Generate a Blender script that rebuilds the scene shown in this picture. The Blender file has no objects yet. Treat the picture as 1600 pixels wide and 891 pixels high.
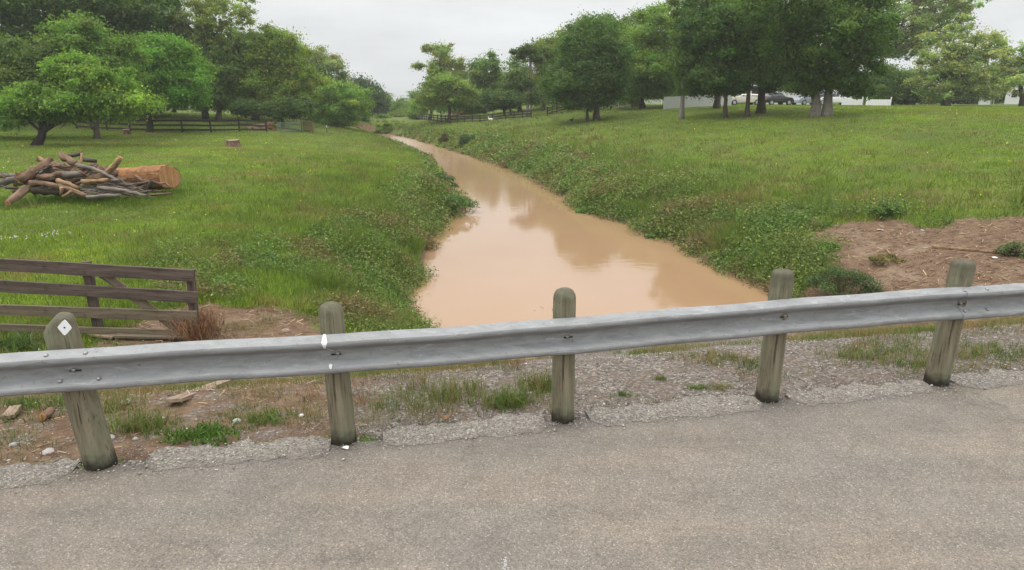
import bpy, bmesh, math, random
import numpy as np
from mathutils import Vector, Matrix

SC = bpy.context.scene
COL = SC.collection
R = math.radians

# ------------------------------------------------------------------ camera
CAMZ, PITCH, FPX = 2.6, R(16.3), 1010.0
cam_d = bpy.data.cameras.new('camera')
cam_d.sensor_width = 36.0
cam_d.lens = FPX / 1600.0 * 36.0
cam_d.clip_start, cam_d.clip_end = 0.05, 5000.0
cam = bpy.data.objects.new('camera', cam_d)
COL.objects.link(cam)
cam.location = (0, 0, CAMZ)
cam.rotation_euler = (math.pi / 2 - PITCH, 0, 0)
SC.camera = cam

# ------------------------------------------------------------------ overcast sky + weak soft sun
SUN_EL, SUN_AZ = R(62), R(250)          # azimuth measured clockwise from +Y
world = bpy.data.worlds.new('World')
SC.world = world
world.use_nodes = True
wt = world.node_tree
wt.nodes.clear()
wo = wt.nodes.new('ShaderNodeOutputWorld')
wb = wt.nodes.new('ShaderNodeBackground')
wb.inputs['Strength'].default_value = 0.1
sky = wt.nodes.new('ShaderNodeTexSky')
sky.sky_type = 'NISHITA'
sky.sun_disc = False
sky.sun_elevation = SUN_EL
sky.sun_rotation = SUN_AZ
sky.air_density, sky.dust_density, sky.ozone_density = 1.0, 4.0, 1.0
tc = wt.nodes.new('ShaderNodeTexCoord')
sep = wt.nodes.new('ShaderNodeSeparateXYZ')
wt.links.new(tc.outputs['Generated'], sep.inputs[0])
ramp = wt.nodes.new('ShaderNodeValToRGB')       # brightness of a cloud deck: zenith brighter than horizon
ramp.color_ramp.elements[0].position = 0.0
ramp.color_ramp.elements[0].color = (0.300, 0.306, 0.315, 1)
ramp.color_ramp.elements[1].position = 1.0
ramp.color_ramp.elements[1].color = (1.25, 1.25, 1.26, 1)
e = ramp.color_ramp.elements.new(0.14); e.color = (0.375, 0.380, 0.388, 1)
wt.links.new(sep.outputs['Z'], ramp.inputs[0])
cmap = wt.nodes.new('ShaderNodeMapping')
cmap.inputs['Scale'].default_value = (2.2, 2.2, 9.0)
wt.links.new(tc.outputs['Generated'], cmap.inputs[0])
cn = wt.nodes.new('ShaderNodeTexNoise')
cn.inputs['Scale'].default_value = 1.6
cn.inputs['Detail'].default_value = 5.0
cn.inputs['Roughness'].default_value = 0.5
wt.links.new(cmap.outputs[0], cn.inputs['Vector'])
cr = wt.nodes.new('ShaderNodeMapRange')
cr.inputs[1].default_value, cr.inputs[2].default_value = 0.3, 0.7
cr.inputs[3].default_value, cr.inputs[4].default_value = 0.82, 1.10
wt.links.new(cn.outputs['Fac'], cr.inputs[0])
mul = wt.nodes.new('ShaderNodeVectorMath'); mul.operation = 'SCALE'
wt.links.new(ramp.outputs[0], mul.inputs[0]); wt.links.new(cr.outputs[0], mul.inputs['Scale'])
mul2 = wt.nodes.new('ShaderNodeVectorMath'); mul2.operation = 'SCALE'
mul2.inputs['Scale'].default_value = 24.0
wt.links.new(mul.outputs[0], mul2.inputs[0])
mx = wt.nodes.new('ShaderNodeMixRGB'); mx.inputs[0].default_value = 0.94
wt.links.new(sky.outputs[0], mx.inputs[1]); wt.links.new(mul2.outputs[0], mx.inputs[2])
wt.links.new(mx.outputs[0], wb.inputs['Color'])
wt.links.new(wb.outputs[0], wo.inputs['Surface'])

sun_d = bpy.data.lights.new('sun', 'SUN')
sun_d.energy = 1.4
sun_d.angle = R(25)
sun_d.color = (1.0, 0.96, 0.9)
sun = bpy.data.objects.new('sun', sun_d)
COL.objects.link(sun)
sdir = Vector((math.sin(SUN_AZ) * math.cos(SUN_EL), math.cos(SUN_AZ) * math.cos(SUN_EL), math.sin(SUN_EL)))
sun.rotation_euler = (-sdir).to_track_quat('-Z', 'Y').to_euler()
sun.location = (0, 0, 60)

vs = SC.view_settings
vs.view_transform = 'Standard'
vs.look = 'None'
vs.exposure = 0.0
vs.gamma = 1.0
vs.use_curve_mapping = False
SC.cycles.max_bounces = 6
SC.cycles.diffuse_bounces = 3
SC.cycles.glossy_bounces = 3
SC.cycles.transmission_bounces = 4
SC.cycles.transparent_max_bounces = 4
SC.cycles.use_denoising = True
SC.cycles.sample_clamp_indirect = 4.0

# ------------------------------------------------------------------ the lie of the land (metres; camera over the road at x=y=0)
ST, CT = math.sin(PITCH), math.cos(PITCH)

def ray(u, v):
    dx, dy = (u - 800.0) / FPX, (v - 445.5) / FPX
    return np.array([dx, CT - dy * ST, -ST - dy * CT])

def at_z(u, v, z):
    d = ray(u, v); t = (z - CAMZ) / d[2]
    return np.array([d[0] * t, d[1] * t, z])

def at_y(u, v, Y):
    d = ray(u, v); t = Y / d[1]
    return np.array([d[0] * t, Y, CAMZ + d[2] * t])

def px_m(Y):                      # metres per photo pixel at distance Y
    return Y / FPX * 1.03

def _hash(ix, iy, seed):
    h = (ix.astype(np.int64) * 374761393 + iy.astype(np.int64) * 668265263 + seed * 1442695041) & 0x7fffffff
    h = ((h ^ (h >> 13)) * 1274126177) & 0x7fffffff
    return ((h ^ (h >> 16)) & 0xffff) / 65535.0

def vnoise(x, y, seed=0):
    x = np.asarray(x, float); y = np.asarray(y, float)
    ix, iy = np.floor(x), np.floor(y)
    fx, fy = x - ix, y - iy
    fx = fx * fx * (3 - 2 * fx); fy = fy * fy * (3 - 2 * fy)
    ix = ix.astype(np.int64); iy = iy.astype(np.int64)
    a, b = _hash(ix, iy, seed), _hash(ix + 1, iy, seed)
    c, d = _hash(ix, iy + 1, seed), _hash(ix + 1, iy + 1, seed)
    return (a * (1 - fx) + b * fx) * (1 - fy) + (c * (1 - fx) + d * fx) * fy

def fbm(x, y, seed=0, octv=3):
    s, a, n = 0.0, 0.5, 0.0
    for i in range(octv):
        s = s + a * vnoise(np.asarray(x) * 2 ** i, np.asarray(y) * 2 ** i, seed + i * 17)
        n += a; a *= 0.5
    return s / n

def sstep(a, b, x):
    t = np.clip((x - a) / (b - a), 0, 1)
    return t * t * (3 - 2 * t)

WZ = -2.4                         # creek level
LEFT_BANK = [(0.2, 10.2), (-0.9, 12.0), (-1.7, 13.5), (-2.3, 15.0), (-2.45, 16.5), (-2.2, 18.2), (-2.45, 20.4), (-2.5, 23.2), (-2.6, 25.9),
             (-2.2, 28.6), (-2.1, 30.3), (-3.2, 31.6), (-3.3, 35.0), (-4.8, 44.1), (-7.0, 56.0), (-12.1, 71.3),
             (-17.5, 86.5), (-22.0, 96.5), (-27.5, 101.5), (-38.0, 104.0)]
RIGHT_BANK = [(7.8, 11.5), (7.3, 13.2), (6.7, 15.6), (6.3, 18.1), (5.8, 20.4), (5.9, 22.3), (4.8, 24.0), (4.75, 25.9), (3.0, 28.9),
              (2.7, 32.3), (1.9, 37.6), (0.0, 46.1), (-3.3, 56.0), (-7.1, 66.8), (-12.8, 82.4), (-19.0, 95.0),
              (-24.0, 105.0), (-38.0, 109.0)]
LEFT_BANK = [(x - 0.42 * (1.0 if y < 27 else 0.4 if y < 60 else 0.0), y) for x, y in LEFT_BANK]
RIGHT_BANK = [(x + (0.45 if y < 17 else 0.2 if y < 60 else 0.0), y) for x, y in RIGHT_BANK]
WPOLY = np.array(LEFT_BANK + RIGHT_BANK[::-1])

def _dist(px, py, line):
    best = np.full(px.shape, 1e9)
    for (ax, ay), (bx, by) in zip(line[:-1], line[1:]):
        dx, dy = bx - ax, by - ay
        t = np.clip(((px - ax) * dx + (py - ay) * dy) / (dx * dx + dy * dy), 0, 1)
        best = np.minimum(best, np.hypot(px - ax - t * dx, py - ay - t * dy))
    return best

def _inside(px, py, poly):
    ins = np.zeros(px.shape, bool)
    n = len(poly)
    for i in range(n):
        x1, y1 = poly[i]; x2, y2 = poly[(i + 1) % n]
        if y1 == y2: continue
        c = ((y1 > py) != (y2 > py)) & (px < (x2 - x1) * (py - y1) / (y2 - y1) + x1)
        ins ^= c
    return ins

def road_s(x, y):                 # distance beyond the road's edge (field side positive)
    return (np.asarray(y) - 4.725 - 0.2005 * np.asarray(x)) / 1.0199

def road_pt(t, s):                # t along the road's edge, s beyond it
    return np.array([t * 0.9805 - s * 0.1966, 4.725 + t * 0.1966 + s * 0.9805])

def banks(x, y):
    x = np.asarray(x, float); y = np.asarray(y, float)
    dl, dr = _dist(x, y, LEFT_BANK), _dist(x, y, RIGHT_BANK)
    return dl, dr, _inside(x, y, WPOLY)

RE = [0, 0.6, 1.5, 3, 6, 12, 20, 27, 35, 60, 100, 2000]
RZ = [-2.4, -1.95, -1.55, -1.2, -0.65, 0.2, 1.1, 1.55, 1.6, 1.5, 1.4, 1.2]

def ground(x, y):
    x = np.asarray(x, float); y = np.asarray(y, float)
    shp = np.broadcast(x, y).shape
    x = np.broadcast_to(x, shp).copy(); y = np.broadcast_to(y, shp).copy()
    dl, dr, ins = banks(x, y)
    wob = (fbm(x * 0.9, y * 0.9, 5) - 0.5) * 0.5
    HL = -0.9 + 0.017 * np.clip(y - 9, 0, 43) + 1.1 * sstep(52, 78, y) * sstep(-9, -28, x)
    zl = WZ + (HL - WZ) * (1 - np.exp(-np.maximum(dl + wob * np.minimum(dl, 1), 0) / (1.7 + 8.5 * sstep(30, 52, y))))
    zr = np.interp(np.maximum(dr + wob * np.minimum(dr, 1), 0), RE, RZ)
    w = sstep(-3, 3, dr - dl)     # 1 = left bank
    z = zl * w + zr * (1 - w)
    z = np.where(ins, WZ - np.minimum(0.9, 0.45 * np.minimum(dl, dr)), z)
    near = 1 - sstep(40, 70, np.hypot(x, y))
    z = z + np.where(ins, 0, 1) * (0.10 * (fbm(x * 0.45, y * 0.45, 11) - 0.5) + near * 0.05 * (fbm(x * 2.2, y * 2.2, 23) - 0.5)) * np.clip(np.minimum(dl, dr), 0, 1)
    cx = -0.19 * y - 2.0
    wfar = sstep(90, 106, y) * sstep(1.0, 0.45, np.abs(x - cx) / (22 + 0.06 * y))
    z = np.where(ins, z, z * (1 - wfar) - 1.0 * wfar)
    s = road_s(x, y)
    emb = -0.02 - 0.075 * np.clip(s - 0.25, 0, 1.3) - 0.42 * np.clip(s - 1.5, 0, 7.2)
    emb = emb + 0.05 * (fbm(x * 1.6, y * 1.6, 31) - 0.5) * sstep(0.2, 0.8, s)
    emb = np.where(s < 0.0, -0.08 + 0.055 * sstep(-0.45, -0.15, s), emb)
    emb = np.where(s > 8.7, -9, emb)
    k = 0.12
    m = np.maximum(z, emb)
    out = m + k * np.exp(-np.abs(z - emb) / k) * 0.35
    return np.where(s < 0.02, emb, out)

def gz(x, y):
    return float(ground(np.array([x]), np.array([y]))[0])

_T = np.concatenate([np.arange(3.5, 30, 0.03), np.arange(30, 320, 0.25)])
def on_ground(u, v):
    d = ray(u, v)
    P = _T[:, None] * d[None, :] / d[1]
    h = ground(P[:, 0], P[:, 1]); z = CAMZ + P[:, 2]
    hit = np.nonzero(z <= h)[0]
    i = int(hit[0]) if len(hit) else len(_T) - 1
    return np.array([P[i, 0], P[i, 1], h[i]])

# ------------------------------------------------------------------ materials
class NB:
    """small node builder"""
    def __init__(s, name, rough=0.9, spec=0.3, metal=0.0):
        s.m = bpy.data.materials.new(name); s.m.use_nodes = True
        s.t = s.m.node_tree; s.n = s.t.nodes
        s.b = s.n['Principled BSDF']
        s.b.inputs['Roughness'].default_value = rough
        s.b.inputs['Specular IOR Level'].default_value = spec
        s.b.inputs['Metallic'].default_value = metal
        s._tc = None
    def link(s, a, b): s.t.links.new(a, b)
    def coord(s, kind='Object', scale=(1, 1, 1), rot=(0, 0, 0)):
        if s._tc is None: s._tc = s.n.new('ShaderNodeTexCoord')
        mp = s.n.new('ShaderNodeMapping')
        mp.inputs['Scale'].default_value = scale; mp.inputs['Rotation'].default_value = rot
        s.link(s._tc.outputs[kind], mp.inputs[0]); return mp.outputs[0]
    def noise(s, co, scale, detail=3, rough=0.55, dist=0.0):
        n = s.n.new('ShaderNodeTexNoise'); s.link(co, n.inputs['Vector'])
        n.inputs['Scale'].default_value = scale; n.inputs['Detail'].default_value = detail
        n.inputs['Roughness'].default_value = rough; n.inputs['Distortion'].default_value = dist
        return n.outputs['Fac']
    def voro(s, co, scale, feat='F1', out='Distance'):
        n = s.n.new('ShaderNodeTexVoronoi'); s.link(co, n.inputs['Vector']); n.feature = feat
        n.inputs['Scale'].default_value = scale; return n.outputs[out]
    def rng(s, f, a, b, c=0.0, d=1.0):
        n = s.n.new('ShaderNodeMapRange'); s.link(f, n.inputs[0])
        for i, v in enumerate((a, b, c, d)): n.inputs[i + 1].default_value = v
        return n.outputs[0]
    def math(s, op, a, b):
        n = s.n.new('ShaderNodeMath'); n.operation = op
        for i, v in enumerate((a, b)):
            if isinstance(v, (int, float)): n.inputs[i].default_value = v
            else: s.link(v, n.inputs[i])
        return n.outputs[0]
    def mix(s, f, a, b, mode='MIX'):
        n = s.n.new('ShaderNodeMixRGB'); n.blend_type = mode
        for i, v in enumerate((f, a, b)):
            if isinstance(v, (int, float)): n.inputs[i].default_value = v
            elif isinstance(v, tuple): n.inputs[i].default_value = (*v, 1)
            else: s.link(v, n.inputs[i])
        return n.outputs[0]
    def ramp(s, f, stops):
        n = s.n.new('ShaderNodeValToRGB'); s.link(f, n.inputs[0]); r = n.color_ramp
        while len(r.elements) < len(stops): r.elements.new(0.5)
        for el, (p, c) in zip(r.elements, stops): el.position = p; el.color = (*c, 1)
        return n.outputs[0]
    def attr(s, name, out='Fac'):
        n = s.n.new('ShaderNodeAttribute'); n.attribute_name = name; return n.outputs[out]
    def color(s, c):
        if isinstance(c, tuple): s.b.inputs['Base Color'].default_value = (*c, 1)
        else: s.link(c, s.b.inputs['Base Color'])
        return s
    def bump(s, h, strength=0.4, dist=0.02):
        n = s.n.new('ShaderNodeBump'); n.inputs['Strength'].default_value = strength
        n.inputs['Distance'].default_value = dist
        s.link(h, n.inputs['Height']); s.link(n.outputs[0], s.b.inputs['Normal']); return s

M = {}
def flat(name, c, rough=0.7, spec=0.3, metal=0.0, var=0.12, scale=6.0):
    b = NB(name, rough, spec, metal)
    f = b.noise(b.coord(), scale, 4)
    b.color(b.mix(f, tuple(x * (1 - var) for x in c), tuple(min(1, x * (1 + var)) for x in c)))
    M[name] = b.m; return b.m

def leaf_mat(name, transl=0.35, rough=0.55, spec=0.25):
    b = NB(name, rough, spec)
    col = b.attr('col', 'Color')
    b.color(col)
    tr = b.n.new('ShaderNodeBsdfTranslucent')
    g = b.mix(1.0, col, (1.15, 1.25, 0.6), 'MULTIPLY')
    b.link(g, tr.inputs['Color'])
    ms = b.n.new('ShaderNodeMixShader'); ms.inputs[0].default_value = transl
    b.link(b.b.outputs[0], ms.inputs[1]); b.link(tr.outputs[0], ms.inputs[2])
    b.link(ms.outputs[0], b.n['Material Output'].inputs['Surface'])
    M[name] = b.m
leaf_mat('leaf', 0.42); leaf_mat('blade', 0.3, 0.6, 0.2)
b = NB('dry_stuff', 0.9, 0.1); b.color(b.attr('col', 'Color')); M['dry'] = b.m
b = NB('pebble', 0.85, 0.25); b.color(b.attr('col', 'Color')); M['pebble'] = b.m

# ground: grass thatch, soil and gravel by attribute
b = NB('ground', 0.95, 0.15)
co = b.coord()
big = b.noise(co, 0.22, 4, 0.6); mid = b.noise(co, 1.3, 4, 0.6); fine = b.noise(co, 18, 4, 0.7)
vfine = b.noise(co, 60, 2, 0.7)
g1 = b.mix(b.rng(big, 0.36, 0.64), (0.098, 0.144, 0.025), (0.165, 0.220, 0.036))
g2 = b.mix(b.rng(mid, 0.50, 0.74), g1, (0.110, 0.115, 0.036))
g3 = b.mix(b.rng(fine, 0.3, 0.7, 0.0, 0.75), g2, (0.060, 0.078, 0.022))
g4 = b.mix(b.rng(b.noise(co, 0.5, 5, 0.65), 0.58, 0.72, 0, 0.7), g3, (0.130, 0.118, 0.052))
# mown stripes far out
soil = b.mix(b.rng(b.noise(co, 5, 5, 0.7), 0.3, 0.7), (0.125, 0.076, 0.045), (0.245, 0.168, 0.107))
soil = b.mix(b.rng(fine, 0.35, 0.75, 0, 0.75), soil, (0.090, 0.056, 0.036))
soil = b.mix(b.rng(b.noise(co, 1.1, 3), 0.52, 0.70, 0, 0.6), soil, (0.27, 0.20, 0.14))
vc = b.voro(co, 42, 'F1', 'Color')
vsep = b.n.new('ShaderNodeSeparateColor'); b.link(vc, vsep.inputs[0])
grav = b.ramp(vsep.outputs[0], [(0.0, (0.080, 0.066, 0.055)), (0.45, (0.155, 0.132, 0.112)), (0.8, (0.225, 0.196, 0.168)), (1.0, (0.36, 0.33, 0.29))])
grav = b.mix(b.rng(b.noise(co, 3.0, 4, 0.6), 0.42, 0.66, 0, 0.8), grav, (0.150, 0.115, 0.085))
br = b.math('ADD', b.attr('bare'), b.rng(b.noise(co, 2.2, 5, 0.65), 0.3, 0.7, -0.35, 0.35))
c1 = b.mix(b.rng(br, 0.35, 0.62), g4, soil)
gr = b.math('ADD', b.attr('gravel'), b.rng(b.noise(co, 3.1, 5, 0.6), 0.3, 0.7, -0.3, 0.3))
c2 = b.mix(b.rng(gr, 0.35, 0.6), c1, grav)
b.color(c2)
hh = b.math('ADD', b.noise(co, 14, 5, 0.7), b.math('MULTIPLY', b.voro(co, 42), 0.7))
b.bump(hh, 0.7, 0.05)
M['ground'] = b.m

# worn chip-seal road
b = NB('asphalt', 0.88, 0.3)
co = b.coord()
v = b.voro(co, 130, 'F1', 'Color'); vs_ = b.n.new('ShaderNodeSeparateColor'); b.link(v, vs_.inputs[0])
chip = b.ramp(vs_.outputs[0], [(0.0, (0.105, 0.094, 0.082)), (0.3, (0.165, 0.149, 0.130)), (0.7, (0.215, 0.194, 0.168)), (0.93, (0.255, 0.232, 0.203)), (1.0, (0.40, 0.375, 0.335))])
fine = b.noise(co, 260, 2, 0.7)
chip = b.mix(b.rng(fine, 0.3, 0.7, 0.0, 0.5), chip, (0.145, 0.130, 0.113))
tint = b.mix(b.rng(b.noise(co, 0.55, 5, 0.6), 0.36, 0.64), (1.13, 1.08, 1.0), (1.02, 1.035, 1.035))
c1 = b.mix(1.0, chip, tint, 'MULTIPLY')
blot = b.mix(b.rng(b.noise(co, 2.6, 6, 0.7), 0.35, 0.68), (0.86, 0.855, 0.85), (1.09, 1.085, 1.08))
c2 = b.mix(1.0, c1, blot, 'MULTIPLY')
wheel = b.noise(b.coord('Object', (0.25, 3.0, 1), (0, 0, -math.atan(0.2005))), 1.0, 4, 0.6)
c3 = b.mix(1.0, c2, b.mix(b.rng(wheel, 0.35, 0.65), (0.90, 0.90, 0.91), (1.07, 1.06, 1.04)), 'MULTIPLY')
dn = b.noise(co, 26, 2, 0.5)
cw = b.n.new('ShaderNodeVectorMath'); cw.operation = 'ADD'
wn_ = b.n.new('ShaderNodeTexNoise'); wn_.inputs['Scale'].default_value = 2.5; wn_.inputs['Detail'].default_value = 5; b.link(co, wn_.inputs['Vector'])
b.link(co, cw.inputs[0]); b.link(wn_.outputs['Color'], cw.inputs[1])
crk = b.voro(cw.outputs[0], 0.45, 'DISTANCE_TO_EDGE')
c3 = b.mix(b.math('MULTIPLY', b.rng(crk, 0.002, 0.007, 1.0, 0.0), b.rng(b.noise(co, 0.8, 2), 0.45, 0.6, 0, 0.32)), c3, (0.055, 0.047, 0.040))
c3 = b.mix(b.rng(dn, 0.76, 0.79), c3, (0.045, 0.038, 0.032))
b.color(c3)
b.bump(b.math('ADD', b.math('MULTIPLY', b.voro(co, 130), 0.8), b.noise(co, 30, 4, 0.7)), 0.55, 0.012)
M['asphalt'] = b.m

b = NB('pale_edge', 0.92, 0.25)
co = b.coord()
v = b.voro(co, 75, 'F1', 'Color'); vs_ = b.n.new('ShaderNodeSeparateColor'); b.link(v, vs_.inputs[0])
c1 = b.ramp(vs_.outputs[0], [(0.0, (0.120, 0.104, 0.085)), (0.35, (0.215, 0.192, 0.160)), (0.8, (0.280, 0.254, 0.217)), (1.0, (0.40, 0.375, 0.33))])
c1 = b.mix(b.rng(b.math('ADD', b.attr('fade'), b.rng(b.noise(co, 7, 6, 0.75), 0.3, 0.7, -0.55, 0.55)), 0.2, 0.85, 0, 0.92), c1, (0.175, 0.154, 0.130))
b.color(c1)
b.bump(b.math('ADD', b.voro(co, 75), b.noise(co, 25, 4, 0.7)), 0.8, 0.02)
M['edge'] = b.m

# muddy creek
b = NB('muddy_water', 0.04, 0.5)
co = b.coord()
b.b.inputs['IOR'].default_value = 1.36
mud = b.mix(b.rng(b.noise(co, 0.12, 3), 0.3, 0.7), (0.278, 0.172, 0.094), (0.315, 0.202, 0.118))
b.color(mud)
w1 = b.noise(b.coord('Object', (1.0, 2.6, 1)), 1.6, 3, 0.5)
w2 = b.noise(co, 0.35, 2)
spy = b.n.new('ShaderNodeSeparateXYZ'); b.link(b.coord(), spy.inputs[0])
amp = b.math('MULTIPLY', b.rng(w2, 0.35, 0.65, 0.25, 1.0), b.rng(spy.outputs['Y'], 20, 95, 1.0, 1.4))
b.bump(b.math('MULTIPLY', w1, amp), 0.07, 0.03)
b.link(b.rng(spy.outputs['Y'], 28, 75, 0.05, 0.26), b.b.inputs['Roughness'])
M['water'] = b.m

def wood(name, lo, hi, dark=(0.03, 0.025, 0.02), axis=2, scale=5.0, knots=0.0, green=None, foot=None, rough=0.9, peel=None, bs=0.5):
    b = NB(name, rough, 0.2)
    sc = [scale * 3.2] * 3; sc[axis] = scale * 0.22
    co = b.coord('Object', tuple(sc))
    g = b.noise(co, 1.6, 6, 0.65, 0.4)
    c = b.mix(b.rng(g, 0.3, 0.7), lo, hi)
    cracks = b.noise(b.coord('Object', tuple(x * (2.4 if i != axis else 1.0) for i, x in enumerate(sc))), 2.0, 3, 0.6)
    c = b.mix(b.rng(cracks, 0.57, 0.68, 0, 0.9), c, dark)
    if green:
        c = b.mix(b.rng(b.noise(b.coord('Object', (1, 1, 0.5)), 4, 4, 0.6), 0.42, 0.66, 0, 0.75), c, green)
    if peel:
        c = b.mix(b.rng(b.noise(b.coord('Object', (1, 1, 0.35)), 5.5, 6, 0.7), 0.50, 0.60, 0, 0.9), c, peel)
    bl = b.noise(b.coord(), 7, 5, 0.7)
    c = b.mix(b.rng(bl, 0.55, 0.75, 0, 0.6), c, dark)
    if foot:                      # creosote and damp at the foot and on the weathered top of the post
        sp = b.n.new('ShaderNodeSeparateXYZ'); b.link(b.coord(), sp.inputs[0])
        zz = b.math('ADD', sp.outputs['Z'], b.rng(b.noise(b.coord(), 9, 3), 0.3, 0.7, -0.04, 0.04))
        c = b.mix(b.rng(zz, 0.03, 0.12, 0.9, 0.0), c, (0.016, 0.012, 0.009))
        c = b.mix(b.rng(zz, 1.02, 1.16, 0.0, 0.55), c, (0.045, 0.040, 0.033))
    b.color(c)
    b.bump(b.math('ADD', g, b.math('MULTIPLY', bl, 0.8)), bs, 0.01 if bs < 0.6 else 0.05)
    M[name] = b.m
wood('post_wood', (0.095, 0.078, 0.050), (0.260, 0.228, 0.158), (0.040, 0.032, 0.022), 2, 6, green=(0.145, 0.165, 0.105), foot=True)
wood('fence_wood', (0.060, 0.045, 0.037), (0.150, 0.118, 0.098), (0.030, 0.022, 0.018), 0, 4)
wood('fence_wood_pale', (0.100, 0.080, 0.055), (0.200, 0.165, 0.115), (0.050, 0.038, 0.028), 0, 4)
wood('black_fence', (0.022, 0.018, 0.015), (0.055, 0.047, 0.040), (0.012, 0.010, 0.009), 0, 4)
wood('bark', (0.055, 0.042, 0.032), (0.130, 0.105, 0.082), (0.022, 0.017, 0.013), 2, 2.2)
wood('bark_pale', (0.130, 0.115, 0.098), (0.260, 0.235, 0.205), (0.060, 0.050, 0.042), 2, 2.2)
wood('bark_dark', (0.022, 0.018, 0.015), (0.060, 0.050, 0.040), (0.012, 0.010, 0.008), 2, 2.2)
wood('log_brown', (0.110, 0.066, 0.042), (0.270, 0.175, 0.115), (0.040, 0.026, 0.017), 2, 2.5, peel=(0.085, 0.060, 0.042), bs=0.9)
wood('log_grey', (0.120, 0.104, 0.090), (0.260, 0.225, 0.190), (0.045, 0.038, 0.032), 2, 2.5, peel=(0.120, 0.090, 0.068), bs=0.9)
wood('log_tan', (0.260, 0.160, 0.080), (0.400, 0.265, 0.150), (0.090, 0.055, 0.030), 2, 2.5, peel=(0.170, 0.110, 0.065), bs=0.9)
wood('log_orange', (0.200, 0.088, 0.034), (0.400, 0.205, 0.090), (0.055, 0.028, 0.016), 2, 1.4, peel=(0.150, 0.085, 0.045), bs=0.9)
wood('cut_wood', (0.250, 0.125, 0.050), (0.440, 0.250, 0.115), (0.150, 0.070, 0.028), 1, 2.0)
wood('plank_wood', (0.180, 0.125, 0.085), (0.320, 0.245, 0.180), (0.070, 0.048, 0.034), 0, 5)

# weathered galvanised steel
b = NB('galvanised', 0.65, 0.35, 0.25)
co = b.coord()
sp = b.noise(b.coord('Object', (1.5, 5, 9)), 2.5, 6, 0.7, 0.6)
c = b.mix(b.rng(sp, 0.35, 0.65), (0.200, 0.205, 0.206), (0.300, 0.306, 0.306))
c = b.mix(b.rng(b.noise(b.coord('Object', (1.0, 1, 6)), 3.2, 7, 0.75, 1.2), 0.58, 0.66, 0, 0.7), c, (0.40, 0.41, 0.41))
c = b.mix(b.rng(b.noise(b.coord('Object', (4, 4, 1)), 4, 5, 0.7), 0.60, 0.78, 0, 0.55), c, (0.17, 0.158, 0.138))
c = b.mix(b.rng(b.noise(co, 30, 3, 0.7), 0.62, 0.74, 0, 0.75), c, (0.14, 0.11, 0.085))
b.color(c)
b.link(b.rng(sp, 0.3, 0.7, 0.55, 0.75), b.b.inputs['Roughness'])
b.bump(b.noise(b.coord('Object', (2, 2, 6)), 3, 4), 0.08, 0.01)
M['steel'] = b.m
flat('bolt_steel', (0.30, 0.29, 0.28), 0.5, 0.5, 0.6, 0.3, 40)
flat('dark_hole', (0.015, 0.014, 0.013), 0.9, 0.1)
flat('white_paint', (0.58, 0.58, 0.57), 0.5, 0.4, 0, 0.08)
flat('reflector_white', (0.72, 0.72, 0.73), 0.35, 0.5, 0, 0.05)
flat('siding_white', (0.62, 0.63, 0.62), 0.6, 0.3, 0, 0.06)
flat('vinyl_white', (0.74, 0.75, 0.74), 0.45, 0.4, 0, 0.05)
flat('weathered_white', (0.46, 0.475, 0.445), 0.8, 0.2, 0, 0.2)
flat('roof_grey', (0.13, 0.13, 0.135), 0.9, 0.2, 0, 0.2, 8)
flat('roof_metal', (0.45, 0.46, 0.46), 0.5, 0.4, 0.2, 0.1)
flat('glass_dark', (0.03, 0.035, 0.04), 0.1, 0.6, 0, 0.1)
flat('tyre', (0.018, 0.018, 0.018), 0.85, 0.2)
flat('rim', (0.42, 0.42, 0.43), 0.35, 0.5, 0.7)
flat('car_black', (0.012, 0.012, 0.014), 0.2, 0.6)
flat('car_white', (0.70, 0.70, 0.68), 0.25, 0.5)
flat('car_silver', (0.30, 0.33, 0.38), 0.25, 0.5, 0.3)
flat('car_cream', (0.60, 0.56, 0.48), 0.25, 0.5)
flat('lamp_red', (0.30, 0.02, 0.02), 0.3, 0.5)
flat('lamp_clear', (0.6, 0.6, 0.6), 0.2, 0.5)
flat('brick', (0.26, 0.13, 0.085), 0.9, 0.2, 0, 0.35, 12)
flat('brick_pink', (0.33, 0.22, 0.17), 0.9, 0.2, 0, 0.3, 9)
flat('gate_green', (0.20, 0.25, 0.21), 0.6, 0.3, 0.1)
flat('rust', (0.16, 0.10, 0.065), 0.85, 0.2, 0, 0.3)
flat('stake_orange', (0.34, 0.15, 0.06), 0.8, 0.2)
flat('feather_white', (0.75, 0.74, 0.70), 0.8, 0.2)
flat('feather_black', (0.02, 0.018, 0.018), 0.7, 0.2)
flat('bill_orange', (0.45, 0.20, 0.04), 0.5, 0.3)
flat('shed_brown', (0.20, 0.12, 0.085), 0.85, 0.2, 0, 0.2)
flat('red_paint', (0.30, 0.085, 0.05), 0.7, 0.2, 0, 0.2)
flat('tan_board', (0.45, 0.33, 0.22), 0.8, 0.2, 0, 0.2)
flat('old_paint', (0.36, 0.355, 0.34), 0.8, 0.2, 0, 0.2, 60)
flat('litter_white', (0.70, 0.70, 0.68), 0.7, 0.2, 0, 0.06)
flat('leaf_brown', (0.20, 0.125, 0.07), 0.8, 0.2, 0, 0.25, 20)
flat('stone_grey', (0.33, 0.315, 0.29), 0.85, 0.2, 0, 0.25, 20)

# ------------------------------------------------------------------ builders
def link(o, parent=None):
    COL.objects.link(o)
    if parent is not None: o.parent = parent
    return o

def tag(o, label=None, cat=None, group=None, kind=None):
    if label: o['label'] = label
    if cat: o['category'] = cat
    if group: o['group'] = group
    if kind: o['kind'] = kind
    return o

def empty(name, loc=(0, 0, 0), rz=0.0):
    o = bpy.data.objects.new(name, None)
    o.empty_display_size = 0.2
    o.location = loc; o.rotation_euler = (0, 0, rz)
    return link(o)

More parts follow.
